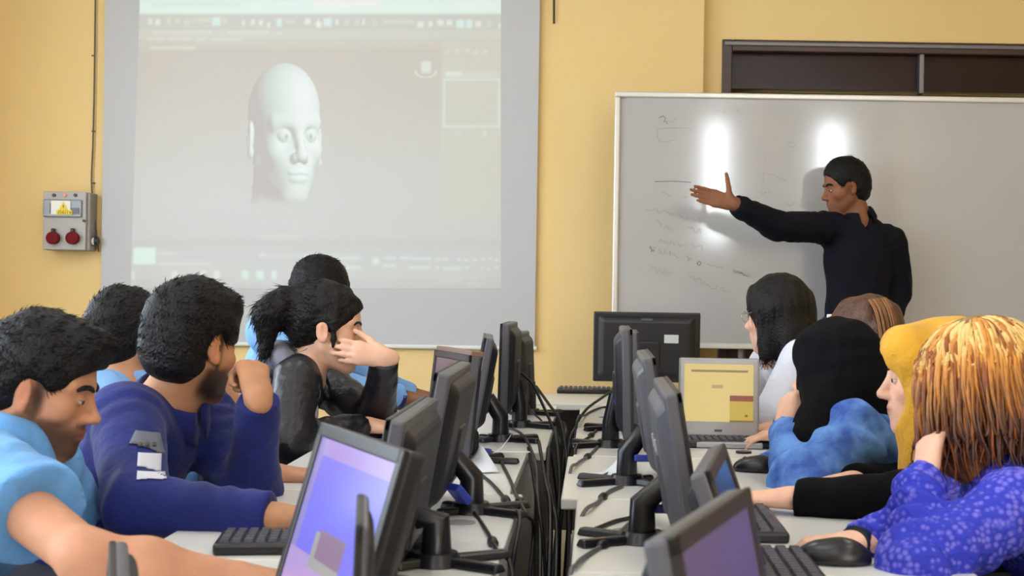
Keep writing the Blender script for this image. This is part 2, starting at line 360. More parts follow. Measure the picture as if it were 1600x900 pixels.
for py, wh in ((87, 'uppermost'), (205, 'middle'), (286, 'lowest')): tag(MB().box(P(146, py, 6.985), (.016, .012, .006)).build('cable_clip', M_CAB), 'small clip on the thin wall cable beside the screen, %s of three' % wh, 'clip', 'clips on the wall cable')
# ------------------------------------------------------------------ smooth solids on a grid, for people
def nrm(v): v = Vector(v); return v.normalized()
class Solid:
    def __init__(s): s.ops = []
    def add(s, f, lo, hi, k, mode): s.ops.append((f, np.array(lo, float), np.array(hi, float), k, mode)); return s
    def cap(s, a, b, ra, rb, k=.02, mode='u', flat=None, fs=1.0, cuts=()):
        """tapered rod; flat/fs squeezes it along one axis; cuts are planes (point, outward normal)"""
        a, b = np.array(a, float), np.array(b, float); n = np.array(nrm(flat)) if flat is not None else None
        ba = b-a; L2 = max(float(ba@ba), 1e-12)
        if n is not None: ban = ba + n*(ba@n)*(1/fs-1); L2 = max(float(ban@ban), 1e-12)
        cu = [(np.array(p, float), np.array(nrm(q))) for p, q in cuts]
        def f(x, y, z):
            px, py, pz = x-a[0], y-a[1], z-a[2]; bb = ba
            if n is not None:
                q = (px*n[0]+py*n[1]+pz*n[2])*(1/fs-1); px = px+n[0]*q; py = py+n[1]*q; pz = pz+n[2]*q; bb = ban
            h = np.clip((px*bb[0]+py*bb[1]+pz*bb[2])/L2, 0, 1)
            dx, dy, dz = px-bb[0]*h, py-bb[1]*h, pz-bb[2]*h
            d = np.sqrt(dx*dx+dy*dy+dz*dz) - (ra+(rb-ra)*h)
            if n is not None: d = d*min(1, fs*1.15)
            for p, q in cu: d = np.maximum(d, (x-p[0])*q[0]+(y-p[1])*q[1]+(z-p[2])*q[2])
            return d
        R = max(ra, rb); return s.add(f, np.minimum(a, b)-R, np.maximum(a, b)+R, k, mode)
    def ell(s, c, r, R=None, k=.02, mode='u', cuts=()):
        c = np.array(c, float); r = np.array(r, float); T = np.array(R, float) if R is not None else np.eye(3)
        cu = [(np.array(p, float), np.array(nrm(q))) for p, q in cuts]
        def f(x, y, z):
            px, py, pz = x-c[0], y-c[1], z-c[2]
            u = (px*T[0, 0]+py*T[1, 0]+pz*T[2, 0]); v = (px*T[0, 1]+py*T[1, 1]+pz*T[2, 1]); w = (px*T[0, 2]+py*T[1, 2]+pz*T[2, 2])
            k0 = np.sqrt((u/r[0])**2+(v/r[1])**2+(w/r[2])**2); k1 = np.sqrt((u/r[0]**2)**2+(v/r[1]**2)**2+(w/r[2]**2)**2)+1e-9
            d = k0*(k0-1)/k1
            for p, q in cu: d = np.maximum(d, (x-p[0])*q[0]+(y-p[1])*q[1]+(z-p[2])*q[2])
            return d
        e = np.sqrt(((T*r)**2).sum(1)); return s.add(f, c-e, c+e, k, mode)
    def cut(s, p, q, k=.004):
        """keep only what lies behind the plane"""
        p = np.array(p, float); q = np.array(nrm(q))
        return s.add(lambda x, y, z: -((x-p[0])*q[0]+(y-p[1])*q[1]+(z-p[2])*q[2]), [-99]*3, [99]*3, k, 's')
    @staticmethod
    def mix(a, b, k, mode):
        if mode == 'u':
            if k <= 0: return np.minimum(a, b)
            h = np.clip(.5+.5*(b-a)/k, 0, 1); return b+(a-b)*h-k*h*(1-h)
        b = -b if mode == 's' else b
        if k <= 0: return np.maximum(a, b)
        h = np.clip(.5-.5*(b-a)/k, 0, 1); return b+(a-b)*h+k*h*(1-h)
    def ev(s, pts):
        pts = np.asarray(pts, float); x, y, z = pts[..., 0], pts[..., 1], pts[..., 2]; d = np.full(x.shape, .5)
        for f, lo, hi, k, m in s.ops: d = s.mix(d, f(x, y, z), k, m)
        return d
    def grad(s, p, e=.002):
        p = np.asarray(p, float); g = np.stack([s.ev(p+np.eye(3)[i]*e)-s.ev(p-np.eye(3)[i]*e) for i in range(3)], -1)
        return g/(np.linalg.norm(g, axis=-1, keepdims=True)+1e-9)
    def project(s, p, d, far=.15, n=60):
        """walk from p along d until the surface is met"""
        p = np.array(p, float); d = np.array(nrm(d)); t = np.zeros(p.shape[:-1])
        for _ in range(n): t = np.minimum(t + s.ev(p+d*t[..., None])*.8, far)
        return p+d*t[..., None]
    def mesh(s, h, disp=None, smooth=1, pad=.03):
        us = [o for o in s.ops if o[4] == 'u']; lo = np.min([o[1] for o in us], 0)-pad; hi = np.max([o[2] for o in us], 0)+pad
        n = np.ceil((hi-lo)/h).astype(int)+1; ax = [(lo[i]+h*np.arange(n[i])).astype(np.float32) for i in range(3)]
        g = np.full(n, .08, np.float32)
        for f, a, b, k, m in s.ops:
            mg = k+3*h+.012; i0 = np.maximum(np.floor((a-mg-lo)/h).astype(int), 0); i1 = np.minimum(np.ceil((b+mg-lo)/h).astype(int)+1, n)
            if (i1 <= i0).any(): continue
            sl = tuple(slice(i0[i], i1[i]) for i in range(3))
            d = f(ax[0][sl[0]][:, None, None], ax[1][sl[1]][None, :, None], ax[2][sl[2]][None, None, :]).astype(np.float32)
            g[sl] = s.mix(g[sl], d, k, m)
        if disp is not None:
            I = np.nonzero(np.abs(g) < .03); g[I] += disp(ax[0][I[0]], ax[1][I[1]], ax[2][I[2]])
        g[0] = g[-1] = .05; g[:, 0] = g[:, -1] = .05; g[:, :, 0] = g[:, :, -1] = .05
        V, Q = nets(g); V = V*h+lo
        for _ in range(smooth): V = relax(V, Q, .5)
        return V, Q
def nets(g):
    s = g < 0; nx, ny, nz = g.shape
    C = [(i, j, k) for i in (0, 1) for j in (0, 1) for k in (0, 1)]
    cnt = np.zeros((nx-1, ny-1, nz-1), np.uint8)
    for i, j, k in C: cnt += s[i:nx-1+i, j:ny-1+j, k:nz-1+k]
    A = (cnt > 0) & (cnt < 8); I, J, K = np.nonzero(A); N = len(I)
    vid = np.full(A.shape, -1, np.int32); vid[I, J, K] = np.arange(N)
    val = {c: g[I+c[0], J+c[1], K+c[2]] for c in C}
    pos = np.zeros((N, 3)); num = np.zeros(N)
    for a in C:
        for ax in range(3):
            if a[ax] == 0:
                b = tuple(a[i]+(i == ax) for i in range(3)); u, v = val[a], val[b]; m = (u < 0) != (v < 0)
                t = np.where(m, u/np.where(m, u-v, 1), 0); p = np.repeat(np.array([a], float), N, 0); p[:, ax] += t
                pos[m] += p[m]; num += m
    pos = pos/np.maximum(num, 1)[:, None] + np.stack([I, J, K], 1)
    Q = []
    for ax in range(3):
        sl0 = [slice(1, -1)]*3; sl1 = [slice(1, -1)]*3; sl0[ax] = slice(0, -1); sl1[ax] = slice(1, None)
        a, b = s[tuple(sl0)], s[tuple(sl1)]; E = np.nonzero(a != b); inside = a[E]
        i = [E[q]+(1 if q != ax else 0) for q in range(3)]; u, v = (ax+1) % 3, (ax+2) % 3
        def cell(du, dv):
            c = [q.copy() for q in i]; c[u] = c[u]-du; c[v] = c[v]-dv; return vid[c[0], c[1], c[2]]
        q = np.stack([cell(1, 1), cell(0, 1), cell(0, 0), cell(1, 0)], 1)
        q[~inside] = q[~inside][:, ::-1]; Q.append(q)
    Q = np.concatenate(Q); return pos, Q[(Q >= 0).all(1)]
def relax(V, Q, w):
    a = np.concatenate([Q[:, 0], Q[:, 1], Q[:, 2], Q[:, 3]]); b = np.concatenate([Q[:, 1], Q[:, 2], Q[:, 3], Q[:, 0]])
    i = np.concatenate([a, b]); j = np.concatenate([b, a]); n = np.bincount(i, minlength=len(V))
    S = np.stack([np.bincount(i, V[j, c], minlength=len(V)) for c in range(3)], 1)/np.maximum(n, 1)[:, None]
    return V*(1-w)+S*w
def vnoise(x, y, z, f, seed=0):
    """cheap smooth noise from sines, -1..1"""
    r = np.random.RandomState(seed); o = 0
    for _ in range(5):
        a = r.normal(size=3); a = a/np.linalg.norm(a)*f*r.uniform(.6, 1.5); o = o+np.sin(a[0]*x+a[1]*y+a[2]*z+r.uniform(0, 6))
    return o/3.2
def sstep(a, b, x): t = np.clip((x-a)/(b-a), 0, 1); return t*t*(3-2*t)
DN = (0, 0, -1)
H = lambda d, n, t, **k: dict(d=d, n=n, t=t, **k)
FLATC = dict(curl=(.25, .35, .25)); FIST = dict(curl=(1.35, 1.5, .9), thumb=(.75, .35, .45), tc=.5, spread=.0)
# ------------------------------------------------------------------ people
class Fr:
    """a frame of a head: x forward, y to its own left, z up"""
    def __init__(s, c, fwd, up=(0, 0, 1), sc=1.0):
        x = nrm(fwd); y = Vector(up).cross(x).normalized(); z = x.cross(y)
        s.R = np.array([x, y, z]).T; s.c = np.array(c, float); s.s = sc
    def w(s, x, y, z): return s.c + s.R @ (np.array([x, y, z], float)*s.s)
    def d(s, x, y, z): return s.R @ np.array([x, y, z], float)
    def loc(s, V): return ((np.asarray(V)-s.c) @ s.R)/s.s
    def rot(s, pitch=0, yaw=0, roll=0):
        cp, sp = math.cos(pitch), math.sin(pitch); cy, sy = math.cos(yaw), math.sin(yaw); cr, sr = math.cos(roll), math.sin(roll)
        A = np.array([[cy, -sy, 0], [sy, cy, 0], [0, 0, 1]]) @ np.array([[cp, 0, sp], [0, 1, 0], [-sp, 0, cp]]) @ np.array([[1, 0, 0], [0, cr, -sr], [0, sr, cr]])
        return s.R @ A
def H_ell(S, f, c, r, k=.02, mode='u', R=None): S.ell(f.w(*c), np.array(r)*f.s, f.R if R is None else R, k*f.s, mode)
def H_cap(S, f, a, b, ra, rb, k=.015, mode='u'): S.cap(f.w(*a), f.w(*b), ra*f.s, rb*f.s, k*f.s, mode)
def head_solid(S, f, female=False, ears=True):
    H_ell(S, f, (-.012, 0, .036), (.100, .077, .084))
    H_ell(S, f, (.030, 0, -.030), (.058, .058, .086), .03)
    for s in (1, -1): H_cap(S, f, (-.004, .050*s, -.055), (.064, .012*s, -.104), .019, .015, .03)
    H_ell(S, f, (.070, 0, -.106), (.019, .024 if not female else .018, .016), .02)
    H_cap(S, f, (.078, .010, .020), (.062, .048, .020), .012 if not female else .009, .010, .015); H_cap(S, f, (.078, -.010, .020), (.062, -.048, .020), .012 if not female else .009, .010, .015)
    for s in (1, -1):
        H_ell(S, f, (.052, .046*s, -.028), (.026, .020, .022), .02)
        H_ell(S, f, (.094, .031*s, -.001), (.022, .019, .013), .012, 's')
        H_ell(S, f, (.0715, .031*s, -.002), (.0135, .0150, .0125), .004)
    H_ell(S, f, (.064, 0, -.066), (.031, .034, .032), .02)
    H_cap(S, f, (.083, 0, .010), (.107, 0, -.032), .0075, .0100, .012); H_ell(S, f, (.107, 0, -.036), (.0125, .0120, .0100), .008)
    for s in (1, -1): H_ell(S, f, (.095, .0125*s, -.040), (.0125, .0075, .0085), .007)
    H_ell(S, f, (.0900, 0, -.0645), (.0095, .023, .0055), .005); H_ell(S, f, (.0885, 0, -.0755), (.0100, .020, .0068), .005)
    H_cap(S, f, (.103, .020, -.0697), (.103, -.020, -.0697), .0045, .0045, .004, 's')
    if ears:
        for s in (1, -1):
            R = f.rot(yaw=.35*s, pitch=-.12)
            H_ell(S, f, (-.012, .079*s, -.012), (.019, .0075, .032), .008, 'u', R)
            H_ell(S, f, (-.006, .0885*s, -.010), (.010, .0070, .019), .005, 's', R)
            H_ell(S, f, (-.003, .080*s, -.034), (.008, .006, .010), .005)
HANDBONES = [(.028, .000, [.043, .026, .020]), (.0095, .004, [.048, .030, .021]), (-.009, .000, [.045, .028, .021]), (-.026, -.008, [.035, .021, .018])]
def hand_solid(S, w, d, n, t, curl=(.5, .6, .4), spread=.08, thumb=(.6, .6, .2), tc=.3, sc=1.0, k=.004, fan=None):
    """hand from the wrist w: d towards the knuckles, n out of the palm, t towards the thumb"""
    w = np.array(w, float); d = np.array(nrm(d)); t = np.array(t, float); t = t-d*(t@d); t /= np.linalg.norm(t); n0 = np.array(n, float); n = np.cross(d, t); n = n*(1 if n@n0 > 0 else -1)
    S.cap(w-d*.02, w+d*.03*sc, .023*sc, .024*sc, .02, 'u', n, .72)
    S.cap(w+d*.03*sc+t*.008*sc, w+d*.074*sc+t*.014*sc, .0235*sc, .0195*sc, .015, 'u', n, .62); S.cap(w+d*.03*sc-t*.008*sc, w+d*.070*sc-t*.014*sc, .0235*sc, .0190*sc, .015, 'u', n, .62)
    for i, (lat, dl, ln) in enumerate(HANDBONES):
        p = w + (d*(.086+dl) + t*lat)*sc; S.cap(w+d*.035*sc+t*lat*.5*sc, p, .011*sc, .0100*sc, .012)
        c = curl if not isinstance(curl[0], (tuple, list)) else curl[i]
        a = 0; r = [.0092, .0084, .0076, .0066]; sp = spread*(lat/.028)
        base = d*math.cos(sp)+t*math.sin(sp)
        for q in range(3):
            a += c[q]; dr = base*math.cos(a)+n*math.sin(a); e = p+dr*ln[q]*sc
            rr = .88 if i == 3 else 1
            S.cap(p, e, r[q]*sc*rr, r[q+1]*sc*rr, k if q else .006); p = e
    p = w+(d*.022+t*.020+n*.006)*sc; dr = np.array(d*thumb[0]+t*thumb[1]+n*thumb[2]); dr /= np.linalg.norm(dr)
    tow = d*.9+n*.3-t*.2; tow /= np.linalg.norm(tow)
    S.cap(w+d*.012*sc+t*.008*sc, p, .016*sc, .0145*sc, .015)
    for q, (ln, ra, rb) in enumerate(((.040, .0138, .0108), (.033, .0108, .0096), (.025, .0096, .0076))):
        e = p+dr*ln*sc; S.cap(p, e, ra*sc, rb*sc, .008 if q == 0 else .004); p = e; dr = dr+tow*tc; dr /= np.linalg.norm(dr)
SKINS = {'light': (226, 178, 152), 'tan': (192, 138, 108), 'olive': (190, 138, 104), 'brown': (138, 90, 64), 'pink': (232, 184, 160)}
def skin_colors(V, f, tone, beard=0, lips=(176, 96, 88), brow=None, ear=True):
    HS = Solid(); head_solid(HS, f); HS.cap(f.w(-.028, 0, -.045), f.w(-.05, 0, -.16), .056*f.s, .058*f.s, .025)
    base = np.array(srgb(*SKINS[tone])[:3]); L = f.loc(V); x, y, z = L.T
    C = np.repeat(base[None], len(V), 0)
    C = C*(1+.06*vnoise(V[:, 0], V[:, 1], V[:, 2], 60, 4))[:, None]
    bx = (np.abs(L) < .2).all(1); near = bx.astype(float); near[bx] = sstep(.014, .005, HS.ev(V[bx]))
    def blend(m, col):
        nonlocal C
        m = (m*near)[:, None]; C = C*(1-m)+np.array(col)[None]*m
    red = base*np.array([1.0, .74, .70])
    for s in (1, -1): blend(.45*np.exp(-(((x-.07)/.03)**2+((y-.045*s)/.022)**2+((z+.03)/.025)**2)), red)
    blend(.35*np.exp(-(((x-.11)/.015)**2+(y/.016)**2+((z+.036)/.016)**2)), red)
    if ear:
        blend(.55*sstep(.072, .084, np.abs(y))*sstep(.03, .0, np.abs(x+.01)-.02)*(np.abs(z+.01) < .045), red)
    if beard:
        m = sstep(-.040, -.058, z)*sstep(-.035, -.01, x+.25*np.minimum(z+.06, 0)); m = m*(1-.75*np.exp(-((np.abs(y)-.035)/.02)**2-((z+.045)/.016)**2))
        m = np.maximum(m, sstep(.020, .002, np.abs(x-.012))*sstep(.045, .06, np.abs(y))*sstep(.035, .02, z)*(z > -.07))
        m = np.maximum(m, .9*np.exp(-((z+.054)/.007)**2)*(np.abs(y) < .028)*(x > .07))
        m = m*sstep(-.140, -.108, z+.35*np.minimum(x-.03, 0))
        blend(np.clip(m, 0, 1)*beard, srgb(36, 27, 24)[:3])
    lp = np.maximum(np.exp(-(((z+.0645)/.0052)**4+(y/.022)**4)), np.exp(-(((z+.0755)/.0062)**4+(y/.019)**4)))*(x > .078)
    blend(.8*lp, srgb(*lips)[:3]); blend(.7*np.exp(-((z+.0697)/.0016)**2)*(np.abs(y) < .023)*(x > .076), srgb(90, 40, 36)[:3])  # dark lip parting: shade of the mouth crease put into the colour
    return C
M_SKIN = mat('skin', (1, 1, 1, 1), .62, spec=.35, attr=True, var=.05, vscale=30, bump=.08, bscale=220)
M_SKIN.node_tree.nodes['Principled BSDF'].inputs['Subsurface Weight'].default_value = .08
M_SKIN.node_tree.nodes['Principled BSDF'].inputs['Subsurface Radius'].default_value = (.012, .005, .003)
M_EYE = mat('eye_white', srgb(225, 220, 214), .25); M_IRIS = mat('iris', srgb(44, 28, 20), .2); M_HAIRB = mat('black_hair', srgb(9, 8, 11), .5, var=.3, vscale=70, bump=.5, bscale=160, spec=.25)
M_LASH = mat('lash', srgb(24, 18, 18), .6)
def face_bits(par, S, f, browm=None, browr=.0042, lid=.35, tone='tan'):
    """eyes with lids and eyebrows as parts"""
    for s in (1, -1):
        c = f.w(.0715, .031*s, -.002); r = .0132*f.s
        e = MB().sphere(c + f.d(.0022, 0, 0), r, Matrix(f.R.tolist())).build('eye', M_EYE, par, True)
        g = f.w(.0715+.0022+.0118, .031*s, -.004); MB().sphere(g, (.0030*f.s, .0060*f.s, .0060*f.s), Matrix(f.R.tolist())).build('iris', M_IRIS, e, True)
        # upper lid: a cap of a slightly larger ball, tipped down over the eye
        V = []; Q = []; nu, nv = 14, 8
        for sgn, ang in ((1, lid), (-1, .62)):
            o = len(V)
            for i in range(nu+1):
                for j in range(nv+1):
                    th = -1.35+2.7*i/nu; ph = (ang-(.25*(th/1.35)**2)*(1 if sgn > 0 else 1)) + (1.45-ang)*j/nv
                    v = np.array([math.cos(th)*math.cos(ph), math.sin(th), math.cos(th)*math.sin(ph)*sgn]); V.append(c+f.d(.0022, 0, 0)+f.R@(v*r*1.07))
            for i in range(nu):
                for j in range(nv):
                    q = [o+i*(nv+1)+j, o+(i+1)*(nv+1)+j, o+(i+1)*(nv+1)+j+1, o+i*(nv+1)+j+1]; Q.append(q if sgn > 0 else q[::-1])
        C = np.repeat(np.array([srgb(*[q*.93 for q in SKINS[tone]])[:3]]), len(V), 0); C[[i for i in range((nu+1)*(nv+1)) if i % (nv+1) == 0]] = srgb(30, 20, 20)[:3]
        raw_mesh('eyelid', V, Q, M_SKIN, par, C)
        pts = []
        for y, z in ((.010, .0165), (.020, .0215), (.032, .0235), (.043, .0215), (.052, .0155)):
            p = S.project(np.array([f.w(.14, y*s, z)]), -f.R[:, 0], .2)[0]; pts.append(p+f.d(.0006, 0, 0))
        MB().tube(spline(pts, 4), [browr*(.5+.8*math.sin(PI*min(1, (i+2)/20))) for i in range(17)], 6).build('eyebrow', browm or M_HAIRB, par, True)
def strands(V, Nn, D, n, ln, w, lift, seed=0, mask=None, curve=.5, jit=.22):
    """small tapered hairs standing on a hair surface: returns vertices and triangles"""
    r = np.random.RandomState(seed); idx = np.arange(len(V)) if mask is None else np.nonzero(mask)[0]
    if len(idx) == 0: return np.zeros((0, 3)), np.zeros((0, 3), int)
    i = r.choice(idx, n); p = V[i]-Nn[i]*.004; d = D[i]+Nn[i]*lift*r.uniform(.2, 1.3, (n, 1))+r.normal(0, jit, (n, 3)); d /= np.linalg.norm(d, axis=1, keepdims=True)
    L = ln*r.uniform(.5, 1.3, (n, 1)); sd = np.cross(d, Nn[i]); sd /= np.linalg.norm(sd, axis=1, keepdims=True)+1e-9; ww = w*r.uniform(.6, 1.2, (n, 1))
    mid = p+d*L*.55; tip = p+d*L - Nn[i]*L*curve*lift*.6
    VV = np.stack([p-sd*ww, p+sd*ww, mid-sd*ww*.8, mid+sd*ww*.8, mid+Nn[i]*ww*.9, tip, p+Nn[i]*ww], 1).reshape(-1, 3); o = np.arange(n)[:, None]*7
    T = np.array([[0, 1, 3], [0, 3, 2], [1, 6, 4], [1, 4, 3], [6, 0, 2], [6, 2, 4], [2, 3, 5], [3, 4, 5], [4, 2, 5]])
    return VV, (o[:, :, None]+T[None]).reshape(-1, 3)
def vert_normals(V, Q):
    n = np.cross(V[Q[:, 2]]-V[Q[:, 0]], V[Q[:, 3]]-V[Q[:, 1]]); N = np.zeros_like(V)
    for c in range(4):
        for a in range(3): N[:, a] += np.bincount(Q[:, c], n[:, a], minlength=len(V))
    return N/(np.linalg.norm(N, axis=1, keepdims=True)+1e-12)
def tri_join(V, Q, V2, T2):
    T = np.concatenate([Q[:, [0, 1, 2]], Q[:, [0, 2, 3]], np.asarray(T2, int)+len(V)]); return np.concatenate([V, V2]), T
def short_hair(par, f, name='hair', m=None, h=.005, top=.018, front=.0, quiff=None, side=.012, nst=2500, seed=1, line=.062, back=-.085, fade=True):
    """a cropped haircut: shaped shell cut at the hairline, with tufts"""
    S = Solid(); H_ell(S, f, (-.014, 0, .040), (.100+side, .077+side, .084+top), .02)
    H_ell(S, f, (-.050, 0, -.020), (.064+side*.6, .066+side*.7, .075), .03)
    if quiff: H_ell(S, f, quiff[0], quiff[1], .03)
    # face, ears and nape are cut free
    S.cut(f.w(.012, 0, -.030), f.d(.72, 0, -.62), .012) if False else None
    H_ell(S, f, (.135, 0, line-.098), (.112, .105, .100), .012, 's')
    for s in (1, -1):
        H_ell(S, f, (.003, .100*s, -.020), (.032, .050, .046), .010, 's'); H_ell(S, f, (.060, .085*s, -.045), (.055, .045, .060), .012, 's')
    S.cut(f.w(-.06, 0, back), f.d(.25, 0, -1), .01)
    V, Q = S.mesh(h, lambda x, y, z: .0016*vnoise(x, y, z, 170, seed)+.0035*vnoise(x, y, z, 48, seed+1), 1)
    N = vert_normals(V, Q); L = f.loc(V); g = np.stack([.9-.0*L[:, 0], .25*np.sin(L[:, 1]*40), np.where(L[:, 2] > .07, .15, -1.0)], 1) @ f.R.T
    D = g-N*(g*N).sum(1, keepdims=True); D /= np.linalg.norm(D, axis=1, keepdims=True)+1e-9
    V2, T2 = strands(V, N, D, nst, .020, .0014, .22, seed, (L[:, 2] > -.02) & ((L[:, 0] < .045) | (L[:, 2] > .095)))
    V, T = tri_join(V, Q, V2, T2); return raw_mesh(name, V, T, m or M_HAIRB, par)
def locks(par, name, guides, r, m, colf, seed=0, n=5):
    """long hair as many tapered locks along guide lines; colf gives a colour for (lock, position along)"""
    VV = []; QQ = []; CC = []; o = 0
    for gi, g in enumerate(guides):
        g = np.asarray(g, float); K = len(g); t = np.gradient(g, axis=0); t /= np.linalg.norm(t, axis=1, keepdims=True)+1e-9
        a = np.cross(t, [0.31, .2, .93]); a /= np.linalg.norm(a, axis=1, keepdims=True)+1e-9; b = np.cross(t, a); u = np.linspace(0, 1, K)
        rr = (r*(.75+.5*((gi*37) % 11)/11)*np.clip(1.15-u**3, .12, 1))[:, None]
        for j in range(n):
            an = 2*PI*j/n; VV.append(g+(a*math.cos(an)+b*math.sin(an)*.6)*rr)
            CC.append(np.array([colf(gi, q) for q in u])*(.92+.16*((j*7+gi*3) % 5)/5))
        idx = o+np.arange(n*K).reshape(n, K)
        for j in range(n):
            A, B = idx[j], idx[(j+1) % n]; QQ.append(np.stack([A[:-1], B[:-1], B[1:], A[1:]], 1))
        o += n*K
    return raw_mesh(name, np.concatenate(VV), np.concatenate(QQ), m, par, np.concatenate(CC))
def wrinkle(amp, f, seed=0):
    return lambda x, y, z: amp*(vnoise(x, y, z, f, seed)*.7+.5*np.abs(vnoise(x, y, z, f*1.7, seed+5))-.2)
def limb_folds(S_disp, joints, amp=.004):
    """creases that gather around bent joints"""
    def g(x, y, z):
        o = S_disp(x, y, z)-amp*.9
        for p, ax, rad in joints:
            dx, dy, dz = x-p[0], y-p[1], z-p[2]; w = np.exp(-(dx*dx+dy*dy+dz*dz)/rad**2); o = o+amp*w*np.sin((dx*ax[0]+dy*ax[1]+dz*ax[2])*105+6*vnoise(x, y, z, 16, 3))*(.5+vnoise(x, y, z, 22, 8))
        return o
    return g
class Person:
    def __init__(s, label, head, fwd, J, tone='tan', female=False, hs=1.0, up=(0, 0, 1), group=None, h=.0045):
        s.J = {k: np.array(v, float) for k, v in J.items()}; s.f = Fr(head, fwd, up, hs*(.95 if female else 1)); s.tone = tone; s.female = female; s.h = h
        pel = s.J['pelvis']; s.o = thing('person', label, 'person', (pel[0], pel[1], 0), 0, group)
        s.right = np.array(nrm(s.J['shR']-s.J['shL'])); s.up = np.array(nrm(s.J['neck']-pel)); s.front = np.array(nrm(np.cross(s.up, s.right)))
        for a in 'RL':
            u = np.linalg.norm(s.J['sh'+a]-s.J['el'+a]); v = np.linalg.norm(s.J['el'+a]-s.J['wr'+a])
            if not (.2 < u < .38 and .17 < v < .32): print('ARM', label[:30], a, round(u, 3), round(v, 3))
    def body(s, hands, beard=0, ears=True, brow=None, lid=.35, lips=(176, 96, 88), face=True):
        S = Solid(); J = s.J; f = s.f; g = .86 if s.female else 1.0
        head_solid(S, f, s.female, ears)
        S.cap(f.w(-.028, 0, -.045), J['neck'], .052*g, .056*g, .025); chest = J['neck']*.72+J['pelvis']*.28
        S.cap(J['neck']-s.up*.03, chest, .075*g, .10*g, .05, 'u', s.front, .7); S.cap(chest, J['pelvis'], .10*g, .11*g, .05, 'u', s.front, .7)
        S.cap(J['shR'], J['shL'], .045*g, .045*g, .05)
        for a in 'RL':
            sh, el, wr = J['sh'+a], J['el'+a], J['wr'+a]
            S.cap(sh, el, .046*g, .036*g, .03); S.cap(el, el*.6+wr*.4, .036*g, .037*g, .03); S.cap(el*.6+wr*.4, wr, .037*g, .0255*g, .03)
            hd = hands[a]; hand_solid(S, wr, sc=(.92 if s.female else 1.02), **hd)
        s.S = S; V, Q = S.mesh(s.h, None, 1)
        C = skin_colors(V, f, s.tone, beard, lips); s.bo = raw_mesh('body', V, Q, M_SKIN, s.o, C)
        if face: face_bits(s.bo, S, f, brow, .0042 if not s.female else .003, lid, s.tone)
        return s
    def shirt(s, m, sleeve=('cuff', 'cuff'), name='shirt', fat=1.0, h=.0065, amp=.004, fr=32, seed=0, collar=None, vneck=.0, loose=1.0, hem=None, shm=1.0):
        S = Solid(); J = s.J; g = .88 if s.female else 1.0; chest = J['neck']*.70+J['pelvis']*.30
        S.cap(J['neck']-s.up*.075, chest, .095*g*fat, .128*g*fat, .06, 'u', s.front, .74); S.cap(chest, J['pelvis'], .128*g*fat, .142*g*fat, .06, 'u', s.front, .74)
        for a in 'RL': S.cap(J['neck']-s.up*.045, J['sh'+a], .058*g, .060*g*shm, .05)
        fo = []
        for a, sl in zip('RL', sleeve):
            sh, el, wr = J['sh'+a], J['el'+a], J['wr'+a]; d = np.array(nrm(wr-el)); du = np.array(nrm(el-sh))
            if sl == 'cuff':
                e = wr-d*.012; S.cap(sh, el, .064*g*loose, .054*g*loose, .03); S.cap(el, e, .053*g*loose, .037*g*loose, .025, 'u', cuts=[(e, d)])
                fo += [(el, d, .13), (sh, du, .12), (el*.4+wr*.6, d, .10)]
            elif sl == 'elbow':
                e = el+d*.05; S.cap(sh, el, .064*g*loose, .056*g*loose, .03); S.cap(el, e+d*.03, .056*g*loose, .054*g*loose, .02, 'u', cuts=[(e, d)]); fo += [(el, d, .08)]
            else:
                e = sh+(el-sh)*sl; S.cap(sh, e+du*.05, .066*g*loose, .068*g*loose, .03, 'u', cuts=[(e, du)]); fo += [(sh, du, .1)]
        nb = J['neck']; fw = s.f.w(-.028, 0, -.045); nd = np.array(nrm(fw-nb))
        S.cap(nb-nd*.012, nb+nd*.3, .0585*g, .0575*g, .006, 's')
        if vneck: S.cap(nb+nd*.05+s.front*.045, nb-s.up*vneck+s.front*.085, .052*g, .012, .006, 's')
        if hem is not None: S.cut(J['pelvis']+s.up*hem, -s.up, .01)
        s.SH = S; V, Q = S.mesh(h, limb_folds(wrinkle(amp, fr, seed), fo, amp*.9), 1)
        ob = raw_mesh(name, V, Q, m, s.o)
        if collar: s.collar(m, collar, nb, nd, g, ob, .35 if vneck else .12)
        return ob
    def collar(s, m, k, nb, nd, g, par, gap=.12):
        """a turned-down shirt collar round the neck"""
        fr = s.front-nd*(s.front@nd); fr /= np.linalg.norm(fr); ri = np.cross(fr, nd); V = []; Q = []; n = 40; prof = 7
        for i in range(n+1):
            th = gap+(2*PI-2*gap)*i/n; dr = fr*math.cos(th)+ri*math.sin(th); tip = max(0, math.cos(th))**6; hgt = (.030-.012*tip)*k
            off = nd*.010
            for rr, hh in ((.0600, -.012), (.0600, hgt*.5), (.0605, hgt), (.0650, hgt+.003), (.0705, hgt-.006), (.0765+.006*tip, hgt*.35-.012*tip), (.0815+.014*tip, -.006-.034*tip)):
                V.append(nb+off+dr*(rr+.005)*g+nd*hh)
        for i in range(n):
            for j in range(prof-1): Q.append([i*prof+j, (i+1)*prof+j, (i+1)*prof+j+1, i*prof+j+1])
        o = raw_mesh('collar', V, Q, m, par); md = o.modifiers.new('thick', 'SOLIDIFY'); md.thickness = .003; md.offset = 0
        return o
